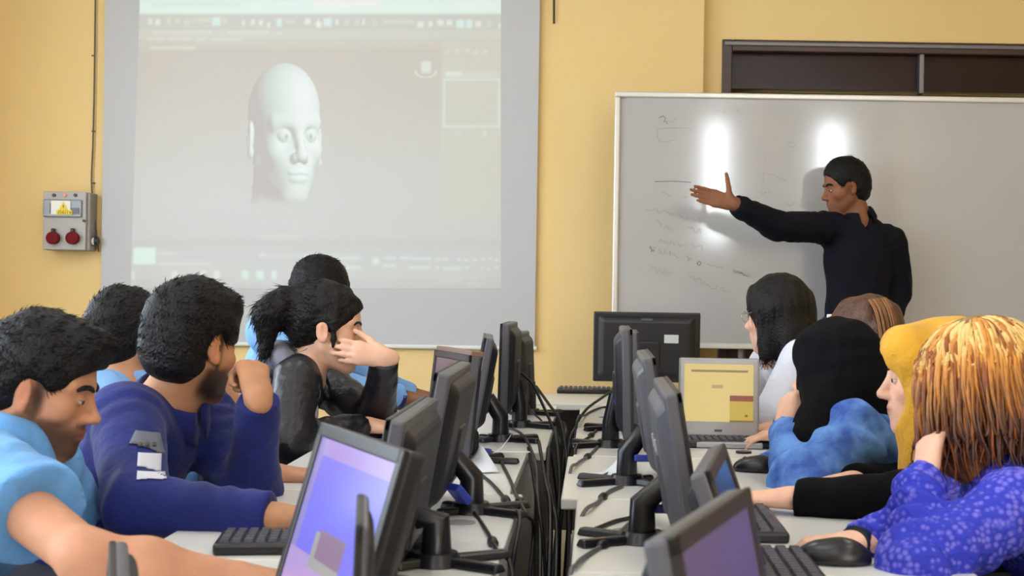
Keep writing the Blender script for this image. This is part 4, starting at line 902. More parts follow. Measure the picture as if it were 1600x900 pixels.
# ------------------------------------------------------------------ the projected picture
def sdf_picture():
    S = Solid(); f = Fr((0, 0, 0), (.36, -.93, -.04)); head_solid(S, f); S.cap(f.w(-.028, 0, -.04), f.w(-.05, 0, -.20), .055, .058, .025)
    px0, px1, pz0, pz1 = 204, 783, 0, 450; nx, nz = 440, 342
    X = np.linspace(px0, px1, nx); Z = np.linspace(pz0, pz1, nz); XX, ZZ = np.meshgrid(X, Z, indexing='ij')
    bg0 = np.array(srgb(196, 196, 191)[:3]); I = np.repeat(bg0[None], nx*nz, 0).reshape(nx, nz, 3)
    def rect(x0, z0, x1, z1, c, a=1.0, soft=1.2):
        m = (1/(1+np.exp(-(XX-x0)/soft))*1/(1+np.exp((XX-x1)/soft))*1/(1+np.exp(-(ZZ-z0)/soft))*1/(1+np.exp((ZZ-z1)/soft))*a)[..., None]; I[:] = I*(1-m)+np.array(srgb(*c)[:3])*m
    t = sstep(100, 330, ZZ)[..., None]; I[:] = np.array(srgb(200, 192, 180)[:3])*(1-t)+np.array(srgb(203, 207, 202)[:3])*t
    rect(200, -9, 790, 23, (233, 255, 246)); rect(222, 3, 366, 10, (218, 240, 230), .7); rect(480, 0, 590, 12, (255, 252, 248), .8); rect(710, 2, 783, 14, (246, 255, 250), .7); rect(200, 23, 790, 46, (202, 204, 194)); rect(200, 46, 790, 62, (210, 212, 200)); rect(200, 62, 790, 72, (208, 202, 186))
    rect(687, 62, 790, 340, (207, 208, 192), .9); rect(204, 74, 687, 76, (214, 204, 190), .7)
    for a, b, w, c in ((219, 29, 6, 'w'), (230, 30, 8, 'w'), (248, 28, 7, 'g'), (262, 28, 7, 'g'), (276, 30, 9, 'g'), (290, 28, 30, 'g'), (321, 27, 13, 'c'), (336, 27, 8, 'g'), (369, 31, 4, 'w'), (383, 30, 6, 'w'), (396, 31, 6, 'w'), (409, 35, 4, 'w'), (424, 29, 8, 'c'), (438, 31, 14, 'g'), (469, 29, 9, 'w'), (487, 34, 9, 'w'), (499, 28, 13, 'c'), (518, 30, 5, 'w'), (532, 30, 8, 'g'), (548, 30, 8, 'g'), (561, 30, 4, 'w'), (578, 31, 6, 'g'), (594, 31, 50, 'g'), (649, 34, 10, 'w'), (667, 33, 6, 'w'), (681, 31, 10, 'w'), (696, 31, 9, 'w'), (711, 31, 13, 'c'), (727, 31, 10, 'c'), (742, 33, 9, 'w'), (760, 33, 8, 'g'), (779, 36, 4, 'w')):
        rect(a, b, a+w, b+(9 if w < 14 else 6) + (4 if c == 'c' else 0), {'w': (248, 250, 240), 'g': (222, 222, 208), 'c': (226, 255, 250)}[c], .85, .8)
    rect(489.5, 30, 492, 41, (250, 250, 245), .9, .6)
    for a, b, x1 in ((226, 48, 320), (345, 48, 412), (425, 50, 433), (219, 59, 246), (250, 59, 290), (296, 60, 312), (318, 60, 370), (222, 73, 296)): rect(a, b, x1, b+4, (232, 232, 222), .75, .9)
    # cube gizmo, panel box
    rect(656, 96, 671, 114, (232, 236, 230), 1, .8); rr = np.sqrt(((XX-663)/16)**2+((ZZ-112)/9)**2); m = (np.exp(-((rr-1)/.12)**2)*(ZZ > 110))[..., None]*.85; I[:] = I*(1-m)+np.array(srgb(236, 238, 230)[:3])*m
    for a, b, w in ((697, 78, 3), (709, 76, 8), (726, 76, 6), (740, 79, 7), (753, 78, 8)): rect(a, b, a+w, b+6, (226, 230, 222), .8, 1)
    rect(694, 112, 780, 122, (218, 222, 212), .8); rect(694, 113, 720, 118, (235, 250, 242), .8); 
    for q in ((692, 123, 780, 126), (692, 196, 780, 199), (691, 123, 694, 199), (778, 123, 781, 199)): rect(*q, (226, 240, 228), .9, .7)
    rect(708, 203, 720, 212, (215, 224, 218), .7, 2); rect(754, 204, 760, 213, (232, 232, 220), .8)
    # time line and task bar
    rect(200, 376, 790, 386, (190, 190, 186), .7, 3); rect(204, 386, 783, 412, (200, 204, 201), .8, 2)
    rect(400, 366, 472, 373, (216, 222, 212), .7, 2); rect(207, 387, 242, 413, (224, 252, 240), 1, .8); rect(245, 394, 277, 398, (226, 228, 218), .8); rect(245, 409, 327, 414, (226, 230, 222), .8); rect(405, 395, 412, 402, (232, 236, 226), .9); rect(410, 397, 530, 402, (222, 228, 222), .7, 1.5)
    for a, b, w in ((531, 401, 32), (531, 416, 32), (600, 401, 18), (624, 401, 20), (644, 402, 30), (598, 413, 20), (638, 416, 34), (680, 403, 8), (692, 403, 8), (714, 403, 6), (725, 404, 8), (738, 404, 7), (752, 403, 5), (763, 402, 6), (774, 405, 6), (680, 416, 6), (692, 417, 30), (726, 416, 7), (752, 417, 3), (762, 418, 4), (773, 416, 6)): rect(a, b, a+w, b+4, (232, 244, 238), .75, 1)
    rect(582, 403, 592, 413, (226, 255, 238), .9, 1.5)
    for a, w, c in ((206, 4, (240, 240, 228)), (268, 9, (242, 240, 226)), (291, 8, (200, 204, 222)), (311, 11, (238, 238, 222)), (334, 9, (240, 246, 236)), (358, 7, (214, 208, 196)), (377, 11, (226, 250, 240)), (400, 12, (226, 255, 246)), (424, 8, (226, 255, 246))): rect(a, 423, a+w, 437, c, .9, 1)
    rect(353, 440, 438, 442, (226, 230, 222), .8, .6); rect(207, 437, 783, 470, (192, 192, 190), .5, 3)
    for a, b, w in ((688, 434, 8), (700, 435, 8), (712, 434, 10), (735, 431, 12), (731, 442, 20)): rect(a, b, a+w, b+6, (214, 218, 210), .7, 1.5)
    # the modelled head, shaded from its own solid
    k = 905.0; cx, cz = 441, 208; ux = (XX-cx)/(k*.78); uz = -(ZZ-cz)/k; p = np.stack([ux, np.full_like(ux, -.25), uz], -1); sel = (np.abs(ux) < .11) & (np.abs(uz) < .135); pp = p[sel]
    q = S.project(pp, (0, 1, 0), .5, 70); hit = np.abs(S.ev(q)) < .004; n = S.grad(q); lam = np.clip(n @ np.array(nrm((.55, -.75, .45))), 0, 1)
    dark = np.array(srgb(178, 172, 164)[:3]); lit = np.array(srgb(246, 255, 252)[:3]); mid = np.array(srgb(205, 222, 211)[:3]); l = lam[:, None]; c = np.where(l < .45, dark+(mid-dark)*(l/.45), mid+(lit-mid)*((l-.45)/.55))
    Lq = f.loc(q); low = sstep(-.085, -.13, Lq[:, 2])[:, None]*.5; c = c*(1-low)+bg0*low
    cur = I[sel]; edge = (hit*sstep(-.128, -.108, uz[sel]))[:, None]; I[sel] = cur*(1-edge)+c*edge
    for y in (.031, -.031):
        e = f.w(.085, y*.95, -.003); ex, ez = cx+e[0]*k*.78, cz-e[2]*k; rect(ex-1.5, ez-4, ex+1.5, ez+3, (90, 96, 92), .8, .8)
    rect(496, 248, 499, 257, (250, 252, 248), .95, .7)
    V = np.array([[P(x, z, 6.975)[0], 6.9725, P(x, z, 6.975)[2]] for x in X for z in Z]); xm = P(783, 0, 6.975)[0]; zt = V[:, 2]; fr = (zt.max()-zt)/(zt.max()-zt.min()); V[:, 0] = xm-(xm-V[:, 0])*(564+15*fr)/579
    Q = []; ii = np.arange(nx*nz).reshape(nx, nz); Q = np.stack([ii[:-1, :-1], ii[1:, :-1], ii[1:, 1:], ii[:-1, 1:]], -1).reshape(-1, 4)[:, ::-1]
    return raw_mesh('projected_picture', V, Q, None, SCREEN, np.maximum(I.reshape(-1, 3)-.40, 0), False)
o = sdf_picture()
k = NT('projected_light'); a = k.n('ShaderNodeVertexColor', _layer_name='Col'); k.l(a, 'Color', k.b, 'Emission Color'); k.b.inputs['Emission Strength'].default_value = .56; k.b.inputs['Base Color'].default_value = srgb(190, 190, 192); k.b.inputs['Roughness'].default_value = .85
o.data.materials.append(k.m)
# ------------------------------------------------------------------ clothes materials
M_LBLUE = mat('light_blue_cotton', srgb(98, 158, 220), .8, var=.16, vscale=14, bump=.35, bscale=45, sheen=.1)
M_SKYBLUE = mat('sky_blue_cotton', srgb(128, 176, 236), .8, var=.08, vscale=8, bump=.3, bscale=40)
M_NAVY = mat('navy_cotton', srgb(24, 34, 104), .8, spec=.3, var=.15, vscale=7, bump=.35, bscale=40, sheen=.1)
M_DARKSHIRT = mat('midnight_cotton', srgb(13, 14, 26), .85, spec=.2, var=.15, vscale=6, bump=.3, bscale=35)
M_LEATHER = mat('black_leather', srgb(20, 20, 28), .36, var=.25, vscale=10, bump=.4, bscale=40, spec=.5)
M_GREYK = mat('grey_fleece', srgb(136, 138, 152), .9, var=.15, vscale=25, bump=.4, bscale=140)
M_WHITEC = mat('white_blouse', srgb(216, 220, 236), .8, var=.06, vscale=10, bump=.4, bscale=50)
M_DENIM = mat('washed_denim', srgb(48, 86, 172), .8, col2=srgb(104, 154, 228), vscale=13, bump=.5, bscale=50)
M_BLACKC = mat('black_cloth', srgb(7, 7, 12), .9, spec=.15, var=.2, vscale=6, bump=.3, bscale=40)
M_MUSTARD = mat('mustard_scarf', srgb(214, 158, 38), .8, var=.10, vscale=9, bump=.4, bscale=90, sheen=.1)
M_GREY = mat('grey_jacket', srgb(72, 74, 84), .8, var=.15)
M_TROU = mat('dark_trousers', srgb(38, 40, 52), .85, var=.1); M_JEANS = mat('blue_jeans', srgb(48, 60, 96), .85, var=.15, vscale=14)
k = NT('blue_lace'); mp = k.coord(); vo = k.n('ShaderNodeTexVoronoi', Scale=85.0); nz = k.n('ShaderNodeTexNoise', Scale=11.0, Detail=3.0); k.l(mp, 'Vector', vo, 'Vector'); k.l(mp, 'Vector', nz, 'Vector')
ma = k.n('ShaderNodeMath', _operation='MULTIPLY'); k.l(vo, 'Distance', ma, 0); k.l(nz, 'Fac', ma, 1)
r = k.n('ShaderNodeValToRGB'); e = r.color_ramp.elements; e[0].position = .10; e[0].color = srgb(108, 104, 216); e[1].position = .26; e[1].color = srgb(38, 50, 186); k.l(ma, 0, r, 'Fac')
k.l(r, 'Color', k.b, 'Base Color'); k.b.inputs['Roughness'].default_value = .75; bp = k.n('ShaderNodeBump', Strength=.35, Distance=.01); k.l(vo, 'Distance', bp, 'Height'); k.l(bp, 'Normal', k.b, 'Normal'); M_LACE = k.m
M_HAIRC = mat('dyed_hair', (1, 1, 1, 1), .45, attr=True, var=.08, vscale=60, bump=.3, bscale=120, spec=.4)
M_HAIRBR = mat('brown_hair', srgb(84, 54, 40), .45, var=.3, vscale=50, bump=.5, bscale=130)
M_HAIRD = mat('dark_brown_hair', srgb(15, 12, 13), .5, var=.25, vscale=50, bump=.5, bscale=130, spec=.25)
M_CHAIR = mat('chair_plastic', srgb(60, 62, 70), .5); M_CHLEG = mat('chair_steel', srgb(120, 120, 122), .35, metal=.8)
M_STEEL = mat('steel', srgb(190, 190, 195), .25, metal=.9); M_STRAP = mat('watch_strap', srgb(78, 74, 74), .6); M_PATCH = mat('badge_grey', srgb(104, 108, 124), .7, var=.1, vscale=40); M_PATCHW = mat('badge_white', srgb(206, 208, 222), .7)
def chair(label, c, fw, zs=.43):
    """a simple classroom chair under a sitter"""
    a = math.atan2(fw[1], fw[0]); t = thing('classroom_chair', label, 'chair', (c[0], c[1], 0), a, 'classroom chairs')
    R = Matrix.Rotation(a, 3, 'Z'); o = Vector((c[0], c[1], 0)); w = lambda x, y, z: o+R@Vector((x, y, z))
    MB().box(w(.03, 0, zs-.015), (.42, .42, .03), R, .012).build('seat', M_CHAIR, t); MB().box(w(-.21, 0, zs+.20), (.025, .38, .16), R, .012).build('backrest', M_CHAIR, t)
    for sx in (-.19, .2):
        for sy in (-.18, .18): MB().tube([w(sx, sy, 0), w(sx, sy, zs-.02) if sx > 0 else w(-.215, sy, zs+.2)], .011, 8).build('leg', M_CHLEG, t, True)
def sit(p, m, label, zs=None):
    pe = p.J['pelvis']; fw = Vector((p.front[0], p.front[1], 0)).normalized(); p.legs(m, fwd=fw); chair(label, pe, fw, pe[2]-.10)
# ---- 1 the man in the light blue shirt, bent over his keyboard
p1 = Person('man in a light blue short-sleeved shirt bent over a keyboard at the front desk', P(68, 604, 2.45), (.965, .10, -.26),
    dict(neck=P(8, 700, 2.42), pelvis=(-1.20, 2.40, .52), shR=P(-28, 745, 2.18), shL=P(62, 742, 2.58), elR=P(138, 874, 1.96), wrR=P(362, 905, 2.02), elL=(-.98, 2.72, .63), wrL=(-.78, 2.62, .56)), 'tan', hs=.91, h=.004)
p1.body(dict(R=H((1, .05, -.12), DN, (.1, 1, .2), curl=(.35, .5, .4)), L=H((1, -.1, -.1), DN, (0, -1, 0), **FLATC)), beard=.85, lid=-.08)
p1.shirt(M_LBLUE, (.50, .5), collar=1.1, amp=.008, fr=30, seed=2, loose=1.08, fat=.97)
short_hair(p1.o, p1.f, h=.004, top=.026, quiff=((.052, 0, .100), (.058, .060, .034)), side=.012, nst=3500, seed=2, line=.066)
sit(p1, M_JEANS, 'dark classroom chair under the man bent over his keyboard')
# ---- 2 the man in navy with his fist at his mouth
p2 = Person('bearded man in a navy long-sleeved shirt with shoulder badges, fist held to his mouth', P(303, 538, 2.95), (.52, .85, -.13),
    dict(neck=P(262, 640, 2.97), pelvis=(-1.14, 2.92, .52), shR=P(196, 655, 2.84), shL=P(312, 648, 3.16), elR=P(212, 792, 2.60), wrR=P(428, 807, 2.56), elL=P(391, 762, 2.98), wrL=P(403, 620, 2.86)), 'olive', hs=.95, h=.0045)
p2.body(dict(R=H((1, .1, -.05), DN, (.1, 1, .1), **FLATC), L=H((-.30, .62, .62), (-.65, .2, -.7), (.6, .5, -.2), **FIST)), beard=.95)
sh2 = p2.shirt(M_NAVY, ('cuff', 'cuff'), collar=1.3, amp=.006, fr=30, seed=5, loose=1.06)
short_hair(p2.o, p2.f, h=.0045, top=.028, quiff=((.045, 0, .095), (.06, .065, .04)), side=.014, nst=3500, seed=5, line=.055, back=-.095)
sit(p2, M_TROU, 'dark classroom chair under the man in the navy shirt')
a = np.array(P(236, 655, 2.7)); ou = np.array((.25, -1, .15))
au = np.array(nrm(p2.J['elR']-p2.J['shR'])); at_ = lambda u: p2.J['shR']*(1-u)+p2.J['elR']*u+np.array((.040, -.02, .015))
pg = patch(p2.o, 'shoulder_badge', sh2, at_(.34), (.35, -1, .1), (.10, .1, 1), .060, .038, M_PATCH, shape=lambda v: .78+.44*(.5-v))
for i in (-1, 0, 1): patch(pg, 'badge_star', sh2, at_(.37)+np.array((.014*i, 0, 0)), (.35, -1, .1), (.1, .1, 1), .008, .008, M_STRAP, off=.0065, nu=3, nv=3)
patch(p2.o, 'white_badge', sh2, at_(.57), (.35, -1, .1), (.06, .1, 1), .044, .032, M_PATCHW)
patch(p2.o, 'white_badge', sh2, at_(.72), (.35, -1, .1), (.06, .1, 1), .052, .015, M_PATCHW)
# ---- 3 the man behind him
p3 = Person('man in a light blue shirt behind the navy-shirted man, only hair and ear showing', P(200, 528, 3.5), (.60, .80, -.08),
    dict(neck=P(200, 598, 3.5), pelvis=(-1.35, 3.45, .52), shR=P(150, 622, 3.32), shL=P(240, 612, 3.60), elR=P(288, 752, 3.2), wrR=P(425, 741, 3.2), elL=(-.90, 3.36, .68), wrL=P(357, 632, 3.3)), 'tan', hs=.90)
p3.body(dict(R=H((1, .1, -.05), DN, (.1, 1, .1), **FLATC), L=H((-.12, .1, .98), (-.8, .3, 0), (-.2, -.6, 0), curl=(.7, .8, .5))), beard=.3)
p3.shirt(M_SKYBLUE, ('elbow', 'elbow'), collar=1.1, seed=8, amp=.004)
short_hair(p3.o, p3.f, h=.005, top=.024, side=.014, nst=2500, seed=8, line=.055, back=-.09)
sit(p3, M_TROU, 'dark classroom chair under the man behind the navy-shirted man')
wd = np.array(nrm(p3.J['wrL']-p3.J['elL'])); wc = p3.J['wrL']-wd*.012
wt = tag(MB().tube([wc-wd*.013, wc+wd*.013], .0325, 18).build('wristwatch', M_STRAP, None, True), 'wristwatch with grey strap on the raised forearm beside the navy sleeve', 'watch')
MB().cyl(wc+np.array((.024, -.022, 0)), .015, .012, (.75, -.65, 0), 16).build('watch_case', M_STEEL, wt, True)
# ---- 4 the woman with the ponytail
p4 = Person('woman with a black ponytail in a black leather jacket, hand over her mouth', P(512, 511, 4.05), (.97, .16, -.10),
    dict(neck=P(474, 597, 4.08), pelvis=(-1.10, 4.0, .50), shR=P(464, 592, 3.90), shL=P(492, 592, 4.28), elR=P(452, 694, 3.80), wrR=P(572, 664, 4.03), elL=P(586, 654, 4.14), wrL=P(602, 558, 3.99)), 'light', True, hs=1.06, h=.0045)
p4.body(dict(R=H((1, .15, -.12), DN, (.2, 1, .2), curl=(.3, .5, .35)), L=H((-.95, -.22, .14), (-.2, .95, .1), (.3, .1, .95), curl=(.25, .45, .4), thumb=(.75, .6, .25))), lid=.25, lips=(190, 110, 100))
p4.shirt(M_LEATHER, ('cuff', 'cuff'), name='jacket', seed=11, amp=.006, fr=30, loose=1.1, collar=.8, vneck=.05)
S = Solid(); f = p4.f; J = p4.J; nb = J['neck']
for a, b in ((-.105, -.02), (-.06, -.055), (.0, -.062), (.06, -.055), (.105, -.02)): pass
hood = [nb+p4.right*.10+p4.front*.05-p4.up*.02, nb+p4.right*.105-p4.front*.02+p4.up*.012, nb+p4.right*.06-p4.front*.085+p4.up*.02, nb-p4.front*.10+p4.up*.02, nb-p4.right*.06-p4.front*.085+p4.up*.02, nb-p4.right*.105-p4.front*.02+p4.up*.012, nb-p4.right*.10+p4.front*.05-p4.up*.02]
for a, b in zip(hood, hood[1:]): S.cap(a+p4.up*.012, b+p4.up*.012, .027, .027, .03)
S.cap(nb-p4.front*.10, nb-p4.front*.135-p4.up*.09, .036, .036, .05); S.cap(nb-p4.front*.115-p4.up*.08+p4.right*.05, nb-p4.front*.125-p4.up*.08-p4.right*.05, .040, .040, .04)
V, Q = S.mesh(.007, wrinkle(.005, 40, 3), 1); raw_mesh('hood', V, Q, M_GREYK, p4.o)
S = Solid(); ch = nb*.6+J['pelvis']*.4; S.cap(nb-p4.up*.16-p4.front*.05+p4.right*.02, J['pelvis']+p4.up*.1-p4.front*.05+p4.right*.02, .125, .130, .03, 'u', p4.front, .8); S.ell(ch+p4.front*.10, (.09, .2, .4), np.stack([p4.front, p4.right, p4.up], 1), .02, 's')
V, Q = S.mesh(.008, wrinkle(.004, 40, 4), 1); raw_mesh('grey_vest', V, Q, M_GREYK, p4.o)
S = Solid(); S.cap(nb-p4.up*.10+p4.front*.035, J['pelvis']+p4.up*.12+p4.front*.02, .085, .10, .02, 'u', p4.front, .80); V, Q = S.mesh(.008, None, 1); raw_mesh('white_top', V, Q, M_WHITEC, p4.o)
# hair drawn back, with a ponytail
S = Solid(); H_ell(S, f, (-.014, 0, .042), (.108, .086, .092)); H_ell(S, f, (-.06, 0, .0), (.062, .068, .07), .03); H_ell(S, f, (.132, 0, -.032), (.098, .108, .102), .012, 's')
for sd in (1, -1): H_ell(S, f, (-.008, .098*sd, -.025), (.024, .040, .040), .01, 's'); H_cap(S, f, (.018, .082*sd, .02), (.022, .076*sd, -.060), .012, .006, .012)
S.cut(f.w(-.06, 0, -.085), f.d(.3, 0, -1), .01)
H_cap(S, f, (-.100, -.01, .070), (-.125, -.015, .070), .026, .028, .02); H_cap(S, f, (-.125, -.015, .070), (-.165, -.02, .02), .036, .042, .02); H_cap(S, f, (-.165, -.02, .02), (-.165, -.02, -.10), .042, .014, .03)
V, Q = S.mesh(.005, lambda x, y, z: .003*vnoise(x, y, z, 120, 3)+.002*vnoise(x, y, z, 260, 4), 1); N = vert_normals(V, Q); L = f.loc(V)
D = np.where((L[:, 0] < -.12)[:, None], f.d(-.35, 0, -1)[None], f.d(-1, 0, .25)[None]); D = D-N*(D*N).sum(1, keepdims=True); D /= np.linalg.norm(D, axis=1, keepdims=True)+1e-9
V2, T2 = strands(V, N, D, 1800, .035, .0014, .16, 3, L[:, 0] < -.02); V, T = tri_join(V, Q, V2, T2); hr = raw_mesh('hair', V, T, M_HAIRD, p4.o)
MB().tube([f.w(-.105, -.012, .071), f.w(-.120, -.014, .071)], .031, 14).build('hair_tie', mat('blue_hair_tie', srgb(48, 66, 205), .5), p4.o, True); MB().box(f.w(-.106, -.035, .080), (.022, .014, .032), Matrix(f.R.tolist()), .005).build('hair_clip', mat('blue_clip', srgb(60, 80, 225), .3), p4.o)
sit(p4, M_JEANS, 'dark classroom chair under the woman with the ponytail')
# ---- 5 the man at the far end
p5 = Person('dark-haired man in a sky blue shirt beyond the woman with the ponytail', P(503, 466, 4.95), (.62, .78, -.1),
    dict(neck=P(470, 505, 4.95), pelvis=(-1.22, 4.9, .56), shR=P(418, 520, 4.78), shL=P(520, 540, 5.12), elR=P(528, 606, 4.68), wrR=P(628, 620, 4.86), elL=P(590, 600, 5.2), wrL=P(645, 616, 5.3)), 'brown', h=.005)
p5.body(dict(R=H((1, .2, -.1), DN, (.1, 1, .1), **FLATC), L=H((1, -.1, -.1), DN, (0, -1, 0), **FLATC)), beard=.5)
p5.shirt(M_SKYBLUE, ('cuff', 'cuff'), collar=1.2, seed=14, amp=.004)
short_hair(p5.o, p5.f, h=.005, top=.03, side=.016, nst=2000, seed=14, line=.05, back=-.09)
wr = p5.J['wrR']; wd = np.array(nrm(wr-p5.J['elR'])); MB().tube([wr-wd*.022, wr-wd*.008], .041, 16).build('cuff_band', M_NAVY, p5.o, True)
sit(p5, M_TROU, 'dark classroom chair under the man at the far desk')
# ---- 6 the teacher
p6 = Person('teacher in a dark shirt standing at the whiteboard with one arm pointing towards the screen', P(1320, 292, 6.25), (-.96, -.16, -.20),
    dict(neck=P(1340, 345, 6.27), pelvis=P(1340, 525, 6.25), shR=P(1293, 357, 6.22), shL=P(1391, 380, 6.32), elR=P(1212, 352, 6.03), wrR=P(1146, 318, 5.9), elL=P(1404, 452, 6.36), wrL=P(1388, 510, 6.22)), 'brown', hs=.97, h=.005)
p6.body(dict(R=H((-.94, -.1, .22), (0, -1, .05), (.05, .05, 1), curl=(.06, .08, .06), spread=.0, thumb=(.35, .9, .1), tc=.05), L=H((-.3, -.3, -1), (-1, 0, .2), (0, -1, -.2), **FLATC)), beard=.25, lid=.02)
p6.shirt(M_DARKSHIRT, ('cuff', 'cuff'), collar=1.2, vneck=.045, seed=17, amp=.005, hem=-.02, fat=1.06, loose=1.1)
short_hair(p6.o, p6.f, h=.005, top=.020, side=.010, nst=2500, seed=17, line=.075, back=-.085)
p6.legs(M_TROU, False)
pe = p6.J['pelvis']
for q, (s_, c_) in enumerate(((.1, .02),)): MB().box(P(1297, 497, 6.08), (.03, .012, .035), bev=.004).build('belt_buckle', M_STEEL, p6.o)
# ---- 7 the woman in the white blouse
p7 = Person('woman with long dark hair, white blouse and glasses, turned towards the whiteboard', P(1212, 490, 4.62), (-.78, .60, -.10),
    dict(neck=P(1218, 560, 4.62), pelvis=(.95, 4.55, .52), shL=P(1252, 566, 4.46), shR=P(1200, 572, 4.78), elL=P(1212, 648, 4.36), wrL=P(1192, 662, 4.56), elR=P(1165, 646, 4.85), wrR=P(1150, 655, 4.68)), 'pink', True, hs=1.06, h=.005)
p7.body(dict(L=H((-.7, .6, -.1), DN, (.3, .9, 0), **FIST), R=H((-1, -.1, -.1), DN, (0, -1, 0), **FLATC)))
p7.shirt(M_WHITEC, ('elbow', 'elbow'), name='blouse', seed=20, amp=.006, fr=30, loose=1.18)
def long_hair(p, name, m, drop, h=.006, seed=1, wide=1.0, back=.0, face=(.140, 0, -.035), fr=(.092, .100, .130)):
    f = p.f; S = Solid(); H_ell(S, f, (-.014, 0, .038), (.108*wide, .090*wide, .094)); H_cap(S, f, (-.045, .035, .0), (-.070-back, .045, -drop), .068*wide, .048*wide, .04); H_cap(S, f, (-.045, -.035, .0), (-.070-back, -.045, -drop), .068*wide, .048*wide, .04)
    H_cap(S, f, (.0, .066, .0), (-.005, .078, -drop*.75), .032, .030, .03); H_cap(S, f, (.0, -.066, .0), (-.005, -.078, -drop*.75), .032, .030, .03)
    H_ell(S, f, face, fr, .012, 's')
    V, Q = S.mesh(h, lambda x, y, z: .004*vnoise(x, y, z*.25, 90, seed)+.002*vnoise(x, y, z*.25, 220, seed+1), 1); N = vert_normals(V, Q)
    D = np.repeat(np.array([[0, 0, -1.]]), len(V), 0); D = D-N*(D*N).sum(1, keepdims=True); D /= np.linalg.norm(D, axis=1, keepdims=True)+1e-9
    V2, T2 = strands(V, N, D, 1500, .05, .0014, .03, seed, p.f.loc(V)[:, 2] < .05, jit=.06); V, T = tri_join(V, Q, V2, T2); return raw_mesh(name, V, T, m, p.o)
long_hair(p7, 'hair', M_HAIRD, .17, seed=20, wide=1.04, back=.02)
f = p7.f; gl = thing('eyeglasses', 'thin-rimmed glasses on the face of the woman in the white blouse', 'glasses', tuple(f.w(.1, 0, 0)))
for sd in (1, -1):
    MB().tube([f.w(.098, .031*sd+.021*math.cos(a), -.004+.017*math.sin(a)) for a in np.linspace(0, 2*PI, 17)], .0013, 6).build('rim', M_STEEL, gl, True)
    MB().tube([f.w(.097, .052*sd, .004), f.w(.07, .074*sd, .006), f.w(-.005, .086*sd, .010)], .0013, 6).build('temple', M_STEEL, gl, True)
MB().tube([f.w(.098, .010, .002), f.w(.102, 0, .004), f.w(.098, -.010, .002)], .0013, 6).build('bridge', M_STEEL, gl, True)
sit(p7, M_TROU, 'dark classroom chair under the woman in the white blouse')
# ---- 8 the brown-haired woman behind the black scarf
p8 = Person('brown-haired woman with a lighter streak, mostly hidden behind the black headscarf', P(1350, 530, 4.1), (-.9, .35, -.15),
    dict(neck=P(1358, 600, 4.1), pelvis=(1.12, 4.1, .52), shL=P(1385, 625, 3.95), shR=P(1345, 620, 4.3), elL=P(1300, 690, 3.85), wrL=P(1235, 678, 4.0), elR=P(1270, 680, 4.25), wrR=P(1215, 668, 4.3)), 'light', True, hs=1.04, h=.0055)
p8.body(dict(L=H((-1, .1, -.1), DN, (0, 1, 0), **FLATC), R=H((-1, -.1, -.1), DN, (0, -1, 0), **FLATC)), face=False)
p8.shirt(M_BLACKC, ('cuff', 'cuff'), name='dark_top', seed=23)
long_hair(p8, 'hair', M_HAIRBR, .14, seed=23)
rg = random.Random(4); gs = []
for i in range(60):
    y = .055+.05*rg.random(); x0 = -.06-.05*rg.random(); gs.append([p8.f.w(x0+.02, y*.7, .11), p8.f.w(x0, y+.012, .075), p8.f.w(x0-.005, y+.02, .01), p8.f.w(x0+.0, y+.018, -.05), p8.f.w(x0+.004, y+.012, -.11-.03*rg.random())])
gs = [[np.array(q) for q in spline(g, 4)] for g in gs]
locks(p8.o, 'light_streak', gs, .0045, M_HAIRC, lambda i, u: np.array(srgb(160, 106, 62)[:3])*(.55+.5*((i*13) % 7)/7)*(1-.4*u), n=5)
sit(p8, M_TROU, 'dark classroom chair under the brown-haired woman')
# ---- 9 the woman in the black headscarf and denim shirt
p9 = Person('woman in a black headscarf and blue denim shirt leaning her head on one hand', P(1304, 578, 3.5), (-.80, .56, -.12),
    dict(neck=P(1330, 662, 3.48), pelvis=(.98, 3.42, .52), shL=P(1338, 678, 3.32), shR=P(1340, 672, 3.66), elL=P(1254, 750, 3.22), wrL=P(1224, 668, 3.44), elR=P(1240, 740, 3.75), wrR=P(1200, 735, 3.55)), 'pink', True, hs=1.06, h=.005)
p9.body(dict(L=H((.20, .45, .85), (.75, .3, -.2), (.3, -.7, 0), curl=(.7, .9, .6), thumb=(.9, .2, .2)), R=H((-1, -.1, -.1), DN, (0, -1, 0), **FLATC)))
p9.shirt(M_DENIM, ('cuff', 'cuff'), name='denim_shirt', seed=26, amp=.015, fr=30, loose=1.12, fat=1.05)
def headscarf(p, name, m, parts, amp=.005, fr=50, seed=1, face=((.150, 0, -.020), (.085, .062, .095)), crown=(.118, .096, .098), h=.006):
    f = p.f; S = Solid(); H_ell(S, f, (-.012, 0, .034), crown); H_ell(S, f, (-.01, 0, -.05), (.088, .078, .085), .05)
    for a, b, ra, rb in parts: S.cap(a, b, ra, rb, .05)
    H_ell(S, f, face[0], face[1], .012, 's'); nz = lambda x, y, z: amp*(np.abs(vnoise(x, y, z, fr, seed))-.3)+amp*.5*vnoise(x, y, z, fr*2.2, seed+3)
    V, Q = S.mesh(h, nz, 1); return raw_mesh(name, V, Q, m, p.o)
f = p9.f
headscarf(p9, 'headscarf', M_BLACKC, [(f.w(-.02, .03, -.05), P(1268, 690, 3.33), .085, .055), (f.w(-.06, -.02, -.05), P(1385, 665, 3.55), .09, .05), (f.w(-.03, .0, -.06), p9.J['neck']+p9.front*.03-p9.up*.06, .095, .11), (f.w(.05, .02, -.13), P(1262, 715, 3.36), .05, .045)], seed=26)
sit(p9, M_JEANS, 'dark classroom chair under the woman in the black headscarf')
